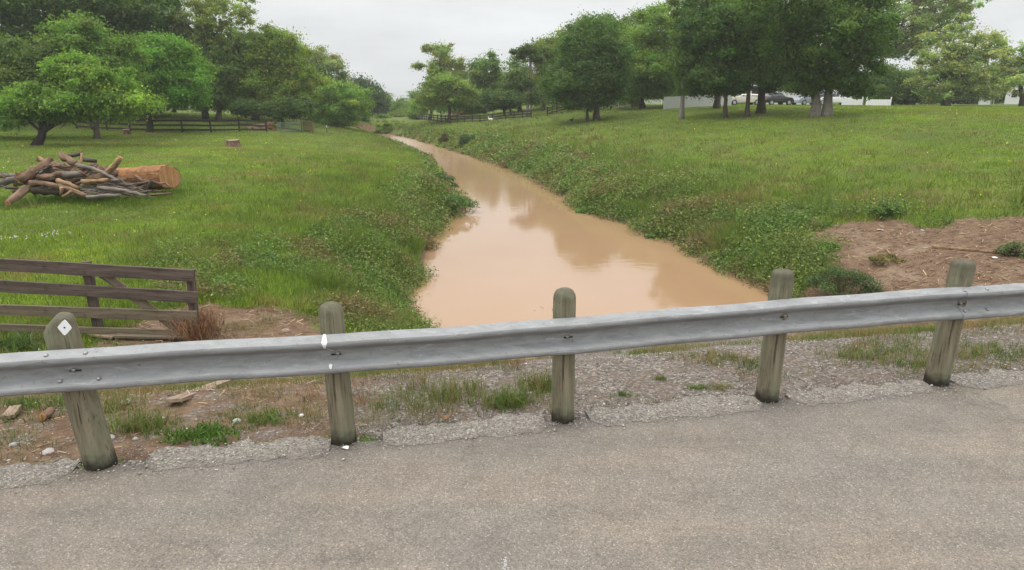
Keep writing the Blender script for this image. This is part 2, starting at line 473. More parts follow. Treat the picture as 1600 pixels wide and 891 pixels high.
def copy_tree(o, parent=None):
    c = o.copy(); COL.objects.link(c)
    if parent is not None: c.parent = parent
    for ch in list(o.children): copy_tree(ch, c)
    return c

def np_mesh(name, V, F, mat, col=None, parent=None, loc=(0, 0, 0), smooth=False):
    """V (n,3), F (m,k) -> one mesh object; col (n,3) -> point colour attribute 'col'"""
    V = np.asarray(V, np.float32); F = np.asarray(F, np.int32)
    me = bpy.data.meshes.new(name)
    me.vertices.add(len(V)); me.vertices.foreach_set('co', V.ravel())
    me.loops.add(F.size); me.loops.foreach_set('vertex_index', F.ravel())
    me.polygons.add(len(F))
    me.polygons.foreach_set('loop_start', np.arange(0, F.size, F.shape[1], dtype=np.int32))
    if smooth: me.polygons.foreach_set('use_smooth', np.ones(len(F), bool))
    me.update(calc_edges=True)
    if col is not None:
        a = me.attributes.new('col', 'FLOAT_COLOR', 'POINT')
        c4 = np.ones((len(V), 4), np.float32); c4[:, :3] = np.clip(col, 0.001, 1)
        a.data.foreach_set('color', c4.ravel())
    me.materials.append(mat)
    o = bpy.data.objects.new(name, me); o.location = loc
    return link(o, parent)

class MB:
    """collects boxes, tubes, prisms and lathes into ONE mesh"""
    def __init__(s): s.v, s.f = [], []
    def add(s, V, F):
        k = len(s.v); s.v += [tuple(float(c) for c in p) for p in V]; s.f += [tuple(i + k for i in f) for f in F]; return s
    def box(s, c, size, rot=None, bev=0.0):
        hx, hy, hz = (x / 2 for x in size)
        V = [(sx * hx, sy * hy, sz * hz) for sx in (-1, 1) for sy in (-1, 1) for sz in (-1, 1)]
        if rot is not None: V = [rot @ Vector(p) for p in V]
        V = [(p[0] + c[0], p[1] + c[1], p[2] + c[2]) for p in V]
        return s.add(V, [(0, 1, 3, 2), (4, 6, 7, 5), (0, 4, 5, 1), (2, 3, 7, 6), (0, 2, 6, 4), (1, 5, 7, 3)])
    def tube(s, pts, radii, n=8, caps=True, flatten=1.0, rough=0.0, rng=None):
        pts = [Vector(p) for p in pts]
        if isinstance(radii, (int, float)): radii = [radii] * len(pts)
        rings = []
        up = Vector((0.13, 0.21, 0.97))
        for i, p in enumerate(pts):
            d = (pts[min(i + 1, len(pts) - 1)] - pts[max(i - 1, 0)]).normalized()
            a = d.cross(up)
            if a.length < 0.05: a = d.cross(Vector((1, 0, 0)))
            a.normalize(); bb = d.cross(a).normalized()
            ring = []
            for k in range(n):
                t = 2 * math.pi * k / n
                rr = radii[i] * (1 + (rng.uniform(-rough, rough) if rng else 0))
                ring.append(p + a * (math.cos(t) * rr) + bb * (math.sin(t) * rr * flatten))
            rings.append(ring)
        V = [q for r in rings for q in r]
        F = []
        for i in range(len(pts) - 1):
            for k in range(n):
                F.append((i * n + k, i * n + (k + 1) % n, (i + 1) * n + (k + 1) % n, (i + 1) * n + k))
        if caps:
            F.append(tuple(range(n - 1, -1, -1))); F.append(tuple(range((len(pts) - 1) * n, len(pts) * n)))
        return s.add(V, F)
    def lathe(s, prof, n=16, c=(0, 0, 0)):
        V, F = [], []
        for r, z in prof:
            for k in range(n):
                t = 2 * math.pi * k / n
                V.append((c[0] + r * math.cos(t), c[1] + r * math.sin(t), c[2] + z))
        for i in range(len(prof) - 1):
            for k in range(n):
                F.append((i * n + k, i * n + (k + 1) % n, (i + 1) * n + (k + 1) % n, (i + 1) * n + k))
        F.append(tuple(range(n - 1, -1, -1))); F.append(tuple(range((len(prof) - 1) * n, len(prof) * n)))
        return s.add(V, F)
    def prism(s, poly, axis_from, axis_to, frame):
        """poly (a,b) extruded along the third axis of frame(a,b,c)->point"""
        n = len(poly)
        V = [frame(a, b_, axis_from) for a, b_ in poly] + [frame(a, b_, axis_to) for a, b_ in poly]
        F = [tuple(range(n - 1, -1, -1)), tuple(range(n, 2 * n))]
        F += [(i, (i + 1) % n, n + (i + 1) % n, n + i) for i in range(n)]
        return s.add(V, F)
    def build(s, name, mat, parent=None, loc=(0, 0, 0), smooth=False, bevel=0.0):
        me = bpy.data.meshes.new(name); me.from_pydata(s.v, [], s.f)
        bm = bmesh.new(); bm.from_mesh(me)
        bmesh.ops.recalc_face_normals(bm, faces=bm.faces)
        bm.to_mesh(me); bm.free()
        if smooth:
            me.polygons.foreach_set('use_smooth', np.ones(len(me.polygons), bool))
        me.materials.append(mat)
        o = bpy.data.objects.new(name, me); o.location = loc
        if bevel:
            md = o.modifiers.new('bevel', 'BEVEL'); md.width = bevel; md.segments = 2; md.limit_method = 'ANGLE'; md.angle_limit = R(40)
        return link(o, parent)

def unit(v):
    return v / np.maximum(np.linalg.norm(v, axis=-1, keepdims=True), 1e-9)

def leaf_quads(P, N, L, asp, rng, fold=0.12):
    """diamond leaves: centre P, normal N, length L"""
    n = len(P)
    r = rng.normal(size=(n, 3))
    T = unit(np.cross(N, r)); B = np.cross(N, T)
    L = np.asarray(L)[:, None]
    V = np.stack([P - T * L * 0.5, P + B * L * 0.5 * asp + N * L * fold, P + T * L * 0.5, P - B * L * 0.5 * asp + N * L * fold], 1).reshape(-1, 3)
    F = np.arange(n * 4).reshape(n, 4)
    return V, F

def blades(P, k, h, w, lean, spread, col, rng, segs=1):
    """k grass blades round every point of P"""
    N = len(P)
    P = np.repeat(P, k, 0); h = np.repeat(np.broadcast_to(h, N), k); w = np.repeat(np.broadcast_to(w, N), k)
    spread = np.repeat(np.broadcast_to(spread, N), k)
    col = np.repeat(col, k, 0) * rng.uniform(0.78, 1.22, (N * k, 1))
    n = N * k
    a = rng.uniform(0, 2 * np.pi, n); rr = np.sqrt(rng.uniform(0, 1, n)) * spread
    base = P + np.stack([np.cos(a) * rr, np.sin(a) * rr, np.zeros(n)], 1)
    az = a + rng.normal(0, 0.9, n)
    ln = lean * rng.uniform(0.2, 1.3, n)
    h = h * rng.uniform(0.55, 1.15, n)
    D = np.stack([np.cos(az), np.sin(az), np.zeros(n)], 1)
    S = np.stack([-np.sin(az), np.cos(az), np.zeros(n)], 1)
    fa = rng.uniform(0, np.pi, n)                       # twist
    S = S * np.cos(fa)[:, None] + D * np.sin(fa)[:, None]
    up = np.array([0, 0, 1.0])
    tip = base + D * (h * ln)[:, None] + up * (h * np.sqrt(np.maximum(1 - 0.5 * ln ** 2, 0.15)))[:, None]
    if segs == 1:
        V = np.stack([base - S * w[:, None] / 2, base + S * w[:, None] / 2, tip], 1).reshape(-1, 3)
        return V, np.arange(n * 3).reshape(n, 3), np.repeat(col, 3, 0)
    mid = base + D * (h * ln * 0.3)[:, None] + up * (h * 0.62)[:, None]
    V = np.stack([base - S * w[:, None] / 2, base + S * w[:, None] / 2, mid + S * w[:, None] * 0.4, mid - S * w[:, None] * 0.4, tip], 1).reshape(-1, 3)
    i = np.arange(n)[:, None] * 5
    F = np.concatenate([i + [0, 1, 2], i + [0, 2, 3], i + [3, 2, 4]], 0)
    return V, F, np.repeat(col, 5, 0)

def weeds(P, k, rad, hgt, L, col, rng, asp=0.5):
    """leafy plants: k leaves in a low dome round every point"""
    N = len(P); n = N * k
    Pk = np.repeat(P, k, 0); rad = np.repeat(np.broadcast_to(rad, N), k); hgt = np.repeat(np.broadcast_to(hgt, N), k)
    L = np.repeat(np.broadcast_to(L, N), k)
    d = rng.normal(size=(n, 3)); d[:, 2] = np.abs(d[:, 2]); d = unit(d)
    r = rng.uniform(0.35, 1.0, n) ** 0.6
    off = d * r[:, None] * np.stack([rad, rad, hgt], 1)
    nm = unit(d * 0.5 + rng.normal(size=(n, 3)) * 0.55 + [0, 0, 0.55])
    V, F = leaf_quads(Pk + off, nm, L * rng.uniform(0.6, 1.3, n), asp, rng)
    c = np.repeat(col, k, 0) * rng.uniform(0.72, 1.28, (n, 1))
    return V, F, np.repeat(c, 4, 0)

# ------------------------------------------------------------------ ground, creek, road
def axis(dense_a, dense_b, step, far_a, far_b, g=1.09):
    m = list(np.arange(dense_a, dense_b + 1e-6, step))
    s, x = step, m[-1]
    while x < far_b: s *= g; x += s; m.append(x)
    s, x = step, m[0]
    while x > far_a: s *= g; x -= s; m.insert(0, x)
    return np.array(m)
gx = np.concatenate([axis(-14, 18, 0.2, -14, 460, 1.055)[:-1], [460.0]])
gx = np.concatenate([np.arange(-460, -60, 20.0), np.arange(-60, -42, 2.0), np.arange(-42, -14, 0.4), gx[gx > -13.99]])
gy = axis(2.5, 32, 0.2, -460, 32.1, 1.055)
gy = np.concatenate([gy, np.arange(gy[-1] + 0.35, 62, 0.35), np.arange(62, 112, 0.6), np.arange(114, 140, 3.0), np.arange(145, 461, 15.0)])
GX, GY = np.meshgrid(gx, gy)
fx, fy = GX.ravel(), GY.ravel()
fz = ground(fx, fy)
nx, ny = len(gx), len(gy)
ii = (np.arange(ny - 1)[:, None] * nx + np.arange(nx - 1)[None, :]).ravel()
gnd = np_mesh('ground', np.stack([fx, fy, fz], 1), np.stack([ii, ii + 1, ii + nx + 1, ii + nx], 1), M['ground'], smooth=True)
tag(gnd, kind='structure')

DIRT_POLY = np.array([(7.6, 15.6), (8.2, 18.0), (9.3, 19.2), (10.6, 19.8), (12.0, 17.9), (13.6, 16.9), (16.5, 15.8), (21, 15), (24, 10), (10, 7.0), (6.6, 12.2)])
def dirt_right(x, y):
    j = (fbm(x * 0.8, y * 0.8, 41) - 0.5) * 2.8
    d = _dist(x, y, [tuple(p) for p in DIRT_POLY] + [tuple(DIRT_POLY[0])])
    d = np.where(_inside(x, y, DIRT_POLY), d, -d) + j
    return sstep(-0.4, 0.5, d)
def dirt_left(x, y):
    j = (fbm(x * 0.9, y * 0.9, 43) - 0.5) * 1.6
    a = sstep(2.3, 0.9, np.hypot((x + 4.2) / 1.15, (y - 9.8) / 0.85) + j)
    s = road_s(x, y)
    c = sstep(0.0, 0.3, s) * sstep(5.0, 3.4, s + j * 0.6) * sstep(0.2, -1.8, x + j * 0.5)
    return np.maximum(a, c)
def bare_mask(x, y):
    dl, dr, ins = banks(x, y)
    s = road_s(x, y)
    mud = np.where(ins, 1.0, sstep(0.35, 0.0, np.minimum(dl, dr)))
    emb = sstep(0.0, 0.3, s) * sstep(8.6, 6.8, s) * sstep(-1.8, -0.4, x) * 0.9
    return np.maximum.reduce([dirt_right(x, y), dirt_left(x, y), mud, emb])
def gravel_mask(x, y):
    s = road_s(x, y)
    m = sstep(0.0, 0.1, s) * sstep(2.8, 1.5, s) * (0.35 + 0.65 * sstep(-1.9, -0.3, x)) 
    m = np.maximum(m, sstep(0.0, 0.1, s) * sstep(7.0, 4.0, s) * sstep(-0.9, 0.1, x) * sstep(4.6, 3.2, x))
    return np.where(s < 0, 1.0, m)
sp_l = (np.hypot(fx + 6.2, fy - 26) > -1)
for nm, fn in (('bare', bare_mask), ('gravel', gravel_mask)):
    at = gnd.data.attributes.new(nm, 'FLOAT', 'POINT')
    vals = np.zeros(len(fx)); nearm = (np.abs(fx) < 130) & (fy < 130) & (fy > -20)
    vals[nearm] = fn(fx[nearm], fy[nearm])
    at.data.foreach_set('value', vals.astype(np.float32))
# a small bare scrape on the rise at the right
def scrape(x, y):
    c = on_ground(1560, 181); return np.exp(-(((x - c[0]) / 2.2) ** 2 + ((y - c[1]) / 0.8) ** 2))
at = gnd.data.attributes['bare']; vv = np.empty(len(fx), np.float32); at.data.foreach_get('value', vv)
vv = np.maximum(vv, (scrape(fx, fy) * 0.75).astype(np.float32)); at.data.foreach_set('value', vv)

wb_ = bmesh.new()
c0 = WPOLY.mean(0)
wv = []
big = np.array([(-45, 8.5), (10, 8.5), (10, 112), (-45, 112)])
wx = np.linspace(-45, 10, 56); wy = np.linspace(8.5, 112, 105)
WX, WY = np.meshgrid(wx, wy)
i2 = (np.arange(104)[:, None] * 56 + np.arange(55)[None, :]).ravel()
cellx, celly = (WX[:-1, :-1] + WX[1:, 1:]).ravel() / 2, (WY[:-1, :-1] + WY[1:, 1:]).ravel() / 2
keep = (_inside(cellx, celly, WPOLY)) | (np.minimum(*banks(cellx, celly)[:2]) < 1.6)
i2 = i2[keep]
wq = np.stack([i2, i2 + 1, i2 + 57, i2 + 56], 1)
used, inv = np.unique(wq, return_inverse=True)
wat = np_mesh('water', np.stack([WX.ravel(), WY.ravel(), np.full(WX.size, WZ)], 1)[used], inv.reshape(-1, 4), M['water'], smooth=True)
tag(wat, kind='structure')

# road sheet with a ragged edge on the field side
rg = np.random.default_rng(3)
ts = np.concatenate([np.arange(-390, -14, 8.0), np.arange(-14, 16, 0.12), np.arange(16, 400, 8.0)])
edge = np.where(np.abs(ts) < 16, (fbm(ts * 3.1, ts * 0, 51) - 0.5) * 0.07, 0) + 0.03
sv = [None, -0.3, -1.2, -2.6, -4.0, -5.5, -7.4]
rows = []
for i, s0 in enumerate(sv):
    ss = edge if s0 is None else np.full_like(ts, s0)
    q = road_pt(ts, ss).T
    crown = 0.0 + 0.02 * np.clip(-ss - 0.3, 0, 3.6) / 3.6
    rows.append(np.column_stack([q[:, 0], q[:, 1], crown - 0.002 if i == 1 else crown - 0.003 if i == 0 else crown]))
skirt = rows[0].copy(); skirt[:, 2] -= 0.12
rows.insert(0, skirt)
rv = np.concatenate(rows); nt = len(ts)
ri = (np.arange(len(rows) - 1)[:, None] * nt + np.arange(nt - 1)[None, :]).ravel()
road = np_mesh('road', rv, np.stack([ri, ri + nt, ri + nt + 1, ri + 1], 1), M['asphalt'])
tag(road, kind='structure')

# pale broken edge of the road between the posts
POST_T = []
for uv in ((150, 735), (537, 695), (882, 658), (1210, 632), (1472, 602)):
    p = at_z(uv[0], uv[1], 0.0); POST_T.append(float(p[0] * 0.9805 + (p[1] - 4.725) * 0.1966))
mbp = MB(); FADE = []
spans = [(-6.5, POST_T[0] - 0.16), (POST_T[0] + 0.33, POST_T[1] - 0.10), (POST_T[1] + 0.30, POST_T[2] - 0.16), (POST_T[2] + 0.22, POST_T[3] - 0.10), (POST_T[3] + 0.2, POST_T[4] - 0.12), (POST_T[4] + 0.16, 9.0)]
for a, c in spans:
    n = int((c - a) / 0.02)
    tt = np.linspace(a, c, n)
    lo = -0.075 + (fbm(tt * 1.3, tt * 0 + 3, 61) - 0.5) * 0.10 + (fbm(tt * 9, tt * 0 + 3, 62, 4) - 0.5) * 0.09
    hi = 0.19 + (fbm(tt * 1.7, tt * 0 + 7, 67) - 0.5) * 0.16 + (fbm(tt * 11, tt * 0 + 7, 68, 4) - 0.5) * 0.16
    ends = np.minimum(1, np.minimum(tt - a, c - tt) / 0.10)
    sh = (1 - ends) * 0.06
    lo = lo + sh * 1.6; hi = hi - sh * 0.6
    rowsE = [(lo - 0.03, -0.0005, 1.3), (lo * 0.75 + hi * 0.25, 0.005, 0.45), (lo * 0.35 + hi * 0.65, 0.010, 0.0), (hi, 0.006, 0.55), (hi + 0.05, -0.10, 0.8)]
    V = []
    for ss_, z_, f_ in rowsE:
        V += [(*p, z_) for p in road_pt(tt, ss_).T]; FADE += [f_ * (0.5 if abs(x_ - (a + c) / 2) < 9 else 1) for x_ in tt]
    F = [(j * n + i, j * n + i + 1, (j + 1) * n + i + 1, (j + 1) * n + i) for j in range(4) for i in range(n - 1)]
    F += [tuple(j * n for j in range(5)), tuple(j * n + n - 1 for j in range(4, -1, -1))]
    mbp.add(V, F)
oe = mbp.build('road_edge', M['edge']); tag(oe, kind='structure')
at = oe.data.attributes.new('fade', 'FLOAT', 'POINT'); at.data.foreach_set('value', np.array(FADE, np.float32))

# ------------------------------------------------------------------ guardrail on round wooden posts
rail_root = empty('guardrail', (*road_pt(0.0, 0.0), 0.0))
tag(rail_root, 'weathered galvanised steel guardrail on round wooden posts along the road edge', 'guardrail')
RZC = [(POST_T[0] - 8, 0.79), (POST_T[0], 0.785), (POST_T[1], 0.765), (POST_T[2], 0.765), (POST_T[3], 0.808), (POST_T[4], 0.810), (POST_T[4] + 9, 0.82)]
def rail_z(t): return float(np.interp(t, [a for a, _ in RZC], [c for _, c in RZC]))
PROF = [(0.002, 0.156), (0.012, 0.153), (0.062, 0.128), (0.076, 0.119), (0.081, 0.107), (0.081, 0.094), (0.077, 0.084), (0.066, 0.075), (0.018, 0.042), (0.007, 0.032), (0.003, 0.016)]
PROF = PROF + [(a, -z) for a, z in PROF[::-1]]
def rail_beam(t0, t1, name, off, parent):
    tt = np.linspace(t0, t1, max(4, int((t1 - t0) / 0.15)))
    base = np.array(rail_root.location)
    V, F = [], []
    n = len(PROF)
    for sgn in (0, 1):
        for t in tt:
            for a, z in PROF:
                q = road_pt(t, -(a + off) + 0.004 * sgn)
                wav = 0.004 * math.sin(t * 2.1) + 0.003 * math.sin(t * 5.3 + 1)
                V.append((q[0] - base[0], q[1] - base[1], rail_z(t) + z + wav - (0.0018 * sgn)))
    m = len(tt)
    for sgn in (0, 1):
        o0 = sgn * m * n
        for i in range(m - 1):
            for k in range(n - 1):
                f = (o0 + i * n + k, o0 + (i + 1) * n + k, o0 + (i + 1) * n + k + 1, o0 + i * n + k + 1)
                F.append(f if not sgn else f[::-1])
    o1 = m * n
    for i in range(m - 1):
        F.append((i * n, o1 + i * n, o1 + (i + 1) * n, (i + 1) * n))
        j = n - 1
        F.append((i * n + j, (i + 1) * n + j, o1 + (i + 1) * n + j, o1 + i * n + j))
    for i in (0, m - 1):
        for k in range(n - 1):
            F.append((i * n + k, i * n + k + 1, o1 + i * n + k + 1, o1 + i * n + k))
    mb = MB(); mb.add(V, F)
    return mb.build(name, M['steel'], parent, smooth=False)
beam = rail_beam(-11.0, POST_T[4] + 0.20, 'rail_beam', 0.0, rail_root)
beam2 = rail_beam(POST_T[4] - 0.03, 14.0, 'rail_beam', 0.006, rail_root)
for o in (beam, beam2):
    md = o.modifiers.new('soft', 'EDGE_SPLIT'); md.split_angle = R(27)
    o.data.polygons.foreach_set('use_smooth', np.ones(len(o.data.polygons), bool))
RB = np.array(rail_root.location)
def rail_local(t, a, z):
    q = road_pt(t, -a); return (q[0] - RB[0], q[1] - RB[1], rail_z(t) + z)
nrm = Vector((0.1966, -0.9805, 0))
tanv = Vector((0.9805, 0.1966, 0))
def bolt(t, a, z, parent, tilt, r=0.015, flatten=0.5):
    n = (nrm * math.cos(tilt) + Vector((0, 0, 1)) * math.sin(tilt)).normalized()
    p = Vector(rail_local(t, a, z))
    mb = MB(); mb.tube([p - n * 0.004, p + n * 0.004, p + n * 0.009, p + n * 0.011], [r, r, r * 0.75, r * 0.3], 10)
    return mb.build('bolt', M['bolt_steel'], parent, smooth=True)
for tb, par, off in ((POST_T[0], beam, 0.0), (POST_T[4] + 0.10, beam2, 0.006)):
    for dt in (-0.14, 0.10):
        bolt(tb + dt, 0.045 + off, 0.136, par, R(62))
        bolt(tb + dt + 0.05, 0.047 + off, -0.056, par, R(50))
for k, t in enumerate(POST_T):
    par, off = (beam, 0.0) if k < 4 else (beam2, 0.006)
    p0 = [Vector(rail_local(t + d_, 0.006 + off, -0.002)) + nrm * 0.003 for d_ in (-0.035, 0.035)]
    mb = MB(); mb.tube([p0[0], p0[1]], 0.012, 8, flatten=0.35); mb.build('slot', M['dark_hole'], par)
    bolt(t + (0.012 if k % 2 else -0.01), 0.008 + off, 0.0, par, R(5), 0.017)
# splash of white road paint across the rail at the second post
t = POST_T[1] - 0.07
mb = MB()
pth = [(0.000, 0.158), (0.012, 0.154), (0.058, 0.128), (0.074, 0.118), (0.082, 0.104), (0.082, 0.089), (0.075, 0.074), (0.062, 0.064), (0.022, 0.038), (0.009, 0.026)]
wid = [0.006, 0.012, 0.018, 0.022, 0.016, 0.010, 0.008, 0.005, 0.010, 0.004]
V = []
for i, ((a, z), w_) in enumerate(zip(pth, wid)):
    dx = max(0, i - 6) * 0.018
    V += [rail_local(t - w_ + dx, a + 0.0025, z + 0.002), rail_local(t + w_ + dx, a + 0.0025, z + 0.002)]
mb.add(V, [(2 * i, 2 * i + 1, 2 * i + 3, 2 * i + 2) for i in range(len(pth) - 1)])
mb.build('paint_splash', M['white_paint'], beam)
mb = MB(); V = []
for i, (a, z, w_) in enumerate([(0.052, -0.058, 0.003), (0.062, -0.066, 0.014), (0.074, -0.076, 0.010), (0.081, -0.089, 0.005)]):
    V += [rail_local(t + 0.03 - w_, a + 0.0025, z + 0.002), rail_local(t + 0.03 + w_, a + 0.0025, z + 0.002)]
mb.add(V, [(2 * i, 2 * i + 1, 2 * i + 3, 2 * i + 2) for i in range(3)])
mb.build('paint_splash', M['white_paint'], beam)

rp = random.Random(5)
TOPS = [(-0.115, 0.02, 1.15), (-0.02, 0.0, 1.135), (-0.01, 0.0, 1.14), (0.01, 0.0, 1.19), (0.035, 0.0, 1.185)]
RADS = [0.102, 0.094, 0.093, 0.095, 0.100]
def make_post(t, r, lean, sy, h, shape):
    c = road_pt(t, 0.088)
    n = 20; mb = MB()
    if shape == 'dome':
        dome = [(r * 0.98, h - 0.085), (r * 0.93, h - 0.05), (r * 0.74, h - 0.018), (r * 0.42, h - 0.003), (r * 0.12, h)]
    else:
        dome = [(r * 0.98, h - 0.05), (r * 0.93, h - 0.022), (r * 0.78, h - 0.006), (r * 0.4, h - 0.001), (r * 0.1, h)]
    prof = [(r * 1.04, -0.35), (r * 1.04, 0.0), (r * 1.02, 0.25), (r * 1.0, 0.6), (r * 0.985, h - 0.2)] + dome
    V, F = [], []
    ph = rp.uniform(0, 6)
    for rr, z in prof:
        for k in range(n):
            a = 2 * math.pi * k / n
            q = rr * (1 + 0.018 * math.sin(3 * a + ph) + rp.uniform(-0.008, 0.008))
            zz = z
            if shape == 'wedge' and z > h - 0.3: zz = z - 0.10 * max(0, math.cos(a + 2.7)) * (rr / r)
            V.append((q * math.cos(a) + lean * max(z, 0) / h, q * math.sin(a) + sy * max(z, 0) / h, zz))
    for i in range(len(prof) - 1):
        for k in range(n):
            F.append((i * n + k, i * n + (k + 1) % n, (i + 1) * n + (k + 1) % n, (i + 1) * n + k))
    F.append(tuple(range((len(prof) - 1) * n, len(prof) * n)))
    mb.add(V, F)
    return mb.build('post', M['post_wood'], rail_root, (c[0] - RB[0], c[1] - RB[1], 0), smooth=True)
shapes = ['wedge', 'dome', 'dome', 'flat', 'flat']
posts = [make_post(t, RADS[i], TOPS[i][0], TOPS[i][1], TOPS[i][2], shapes[i]) for i, t in enumerate(POST_T)]
for j, t in enumerate((POST_T[0] - 1.9, POST_T[0] - 3.8, POST_T[4] + 1.88, POST_T[4] + 3.76)):
    posts.append(make_post(t, 0.096, rp.uniform(-0.03, 0.03), 0, 1.15, 'flat'))
# white diamond delineator on the leaning post, facing the road
mb = MB()
q = 0.052
dia = [(0, 0.068), (0.012, 0.058), (q - 0.006, 0.012), (q, 0), (q - 0.006, -0.012), (0.012, -0.058), (0, -0.068), (-0.012, -0.058), (-q + 0.006, -0.012), (-q, 0), (-q + 0.006, 0.012), (-0.012, 0.058)]
rt = Matrix.Rotation(R(8), 3, 'Y')
fr = lambda a, c_, d: rt @ Vector((a, -d, c_))
mb.prism(dia, 0.0, 0.006, fr)
refl = mb.build('reflector', M['reflector_white'], posts[0], (0.020, -0.112, 1.105))
refl.scale = (0.80, 0.80, 0.80)
refl.rotation_euler = (R(-4), 0, R(14))
tag(refl, 'white diamond reflector plate')
mb = MB(); mb.tube([(0, -0.0055, 0), (0, -0.010, 0)], 0.007, 8); mb.build('screw', M['dark_hole'], refl)

# ------------------------------------------------------------------ trees
DARK, MIDD, MID, BRIGHT, YEL, PALE, OLIVE = (0.044, 0.078, 0.018), (0.062, 0.105, 0.022), (0.068, 0.118, 0.023), (0.095, 0.168, 0.026), (0.112, 0.158, 0.032), (0.130, 0.172, 0.062), (0.085, 0.112, 0.034)

def tube_path(a, b_, sag, rng, n=5, wob=0.06):
    a, b_ = Vector(a), Vector(b_)
    L = (b_ - a).length
    pts = []
    for i in range(n + 1):
        t = i / n
        p = a.lerp(b_, t) + Vector((0, 0, sag * L * math.sin(math.pi * t)))
        if 0 < i < n: p += Vector((rng.normal(0, wob), rng.normal(0, wob), rng.normal(0, wob * 0.6))) * L * 0.5
        pts.append(p)
    return pts

def tree(label, base, ells, col, trunks, seed, Y=None, clump=1.0, dens=1.0, leaf=0.2, fill=1.0, bark='bark', group=None, name='tree', limbs=10, hue=0.20, drop=None):
    """base: photo pixel of the foot (ground gives the distance) or, with Y, its pixel column; ells: crown ellipsoids as seen (u, v, ru, rv);
    trunks: list of (foot offset px, top u, top v, radius m)"""
    rng = np.random.default_rng(seed)
    if Y is None:
        g = on_ground(*base); Y = g[1]
    else:
        p = at_y(base[0], 165, Y); g = np.array([p[0], Y, gz(p[0], Y)])
    root = empty(name, tuple(g))
    tag(root, label, 'tree', group)
    s = px_m(Y)
    tips, LP, LN, LL, LC = [], [], [], [], []
    col = np.array(col) * [1.86, 1.88, 1.45]
    for (u, v, ru, rv) in ells:
        c = at_y(u, v, Y) - g
        rx, rz_ = ru * s * 1.10, rv * s * 1.08
        ry = min(rx, rz_ * 1.5) * 0.9 + 0.15 * rx
        c = c + [0, rng.uniform(-0.2, 0.2) * ry, 0]
        cl = min(clump, 0.55 * min(rx, rz_) + 0.12)
        area = 4 * np.pi * ((rx * ry) ** 1.6 / 3 + (rx * rz_) ** 1.6 / 3 + (ry * rz_) ** 1.6 / 3) ** (1 / 1.6)
        N = max(5, int(area / (np.pi * cl * cl) * 1.15 * dens))
        d = unit(rng.normal(size=(N, 3)))
        rr = rng.uniform(0.25, 1.0, N) ** 0.45
        ph = rng.uniform(0, 6.28, 6)
        shape = 1 + 0.22 * np.sin(3.1 * d[:, 0] + ph[0]) * np.sin(3.7 * d[:, 2] + ph[1]) + 0.19 * np.sin(5.3 * d[:, 0] + 4 * d[:, 1] + ph[2]) + 0.17 * np.sin(6.1 * d[:, 2] - 3 * d[:, 1] + ph[3])
        cc = c + d * rr[:, None] * np.maximum(np.array([rx, ry, rz_]) - cl * 0.7, 0.1) * shape[:, None] * rng.uniform(0.9, 1.15, (N, 1)) 
        cs = cl * (0.55 + 1.0 * rng.uniform(0, 1, N) ** 1.6)
        if drop is not None:
            kp = rng.uniform(0, 1, N) > drop; cc, cs = cc[kp], cs[kp]; N = len(cc)
        tips += [(cc[i], cs[i]) for i in range(N)]
        k = np.maximum(20, (fill * 3.4 * np.pi * cs ** 2 / (0.5 * leaf * leaf * 0.55)).astype(int))
        k = np.minimum(k, 420)
        ci = np.repeat(np.arange(N), k)
        dd = unit(rng.normal(size=(len(ci), 3)))
        r2 = np.minimum(np.abs(rng.normal(0, 0.50, len(ci))) + 0.15, 1.35)
        lump = 1 + 0.35 * np.sin(dd[:, 0] * 5 + ci) * np.sin(dd[:, 1] * 5 + ci * 2.3)
        off = dd * (r2 * cs[ci] * lump)[:, None] * [1.05, 1.05, 0.62]
        P = cc[ci] + off
        loose = rng.uniform(0, 1, len(ci)) < 0.06 * fill
        d3 = unit(rng.normal(size=(len(ci), 3))); r3 = rng.uniform(0.3, 1, len(ci)) ** 0.45
        P = np.where(loose[:, None], c + d3 * r3[:, None] * np.array([rx, ry, rz_]) * 0.98, P)
        outw = unit((P - c) / [rx, ry, rz_])
        nm = unit(dd * 0.3 + outw * 0.25 + [0, 0, 0.42] + rng.normal(size=dd.shape) * 0.52)
        LP.append(P); LN.append(nm); LL.append(leaf * rng.uniform(0.6, 1.35, len(ci)))
        tint = np.exp(rng.normal(0, hue, (N, 1))) * np.stack([np.exp(rng.normal(0, 0.10, N)), np.ones(N), np.exp(rng.normal(0, 0.08, N))], 1)
        LC.append(col * tint[ci] * rng.uniform(0.75, 1.25, (len(ci), 1)))
    P, Nn, L, C = np.concatenate(LP), np.concatenate(LN), np.concatenate(LL), np.concatenate(LC)
    low = P[:, 2] > 0.12 + 0 * P[:, 2]
    P, Nn, L, C = P[low], Nn[low], L[low], C[low]
    V, F = leaf_quads(P, Nn, L, 0.6, rng)
    np_mesh('crown', V, F, M['leaf'], np.repeat(C, 4, 0), root)
    # trunk, fork and limbs into the crown
    mb = MB()
    heads = []
    for (du, tu, tv, r) in trunks:
        foot = np.array([du * s, rng.uniform(-0.1, 0.1), -0.25])
        top = at_y(tu, tv, Y) - g
        pts = tube_path(foot, top, 0.0, rng, 7, 0.022)
        n = len(pts)
        rad = [r * (1.45 if i == 0 else 1.12 if i == 1 else 1.0 - 0.55 * i / n) for i in range(n)]
        mb.tube(pts, rad, 10, True, 1.0, 0.06, random.Random(seed))
        heads.append((pts, rad))
    order = sorted(range(len(tips)), key=lambda i: -tips[i][1])
    pick = order[:limbs]
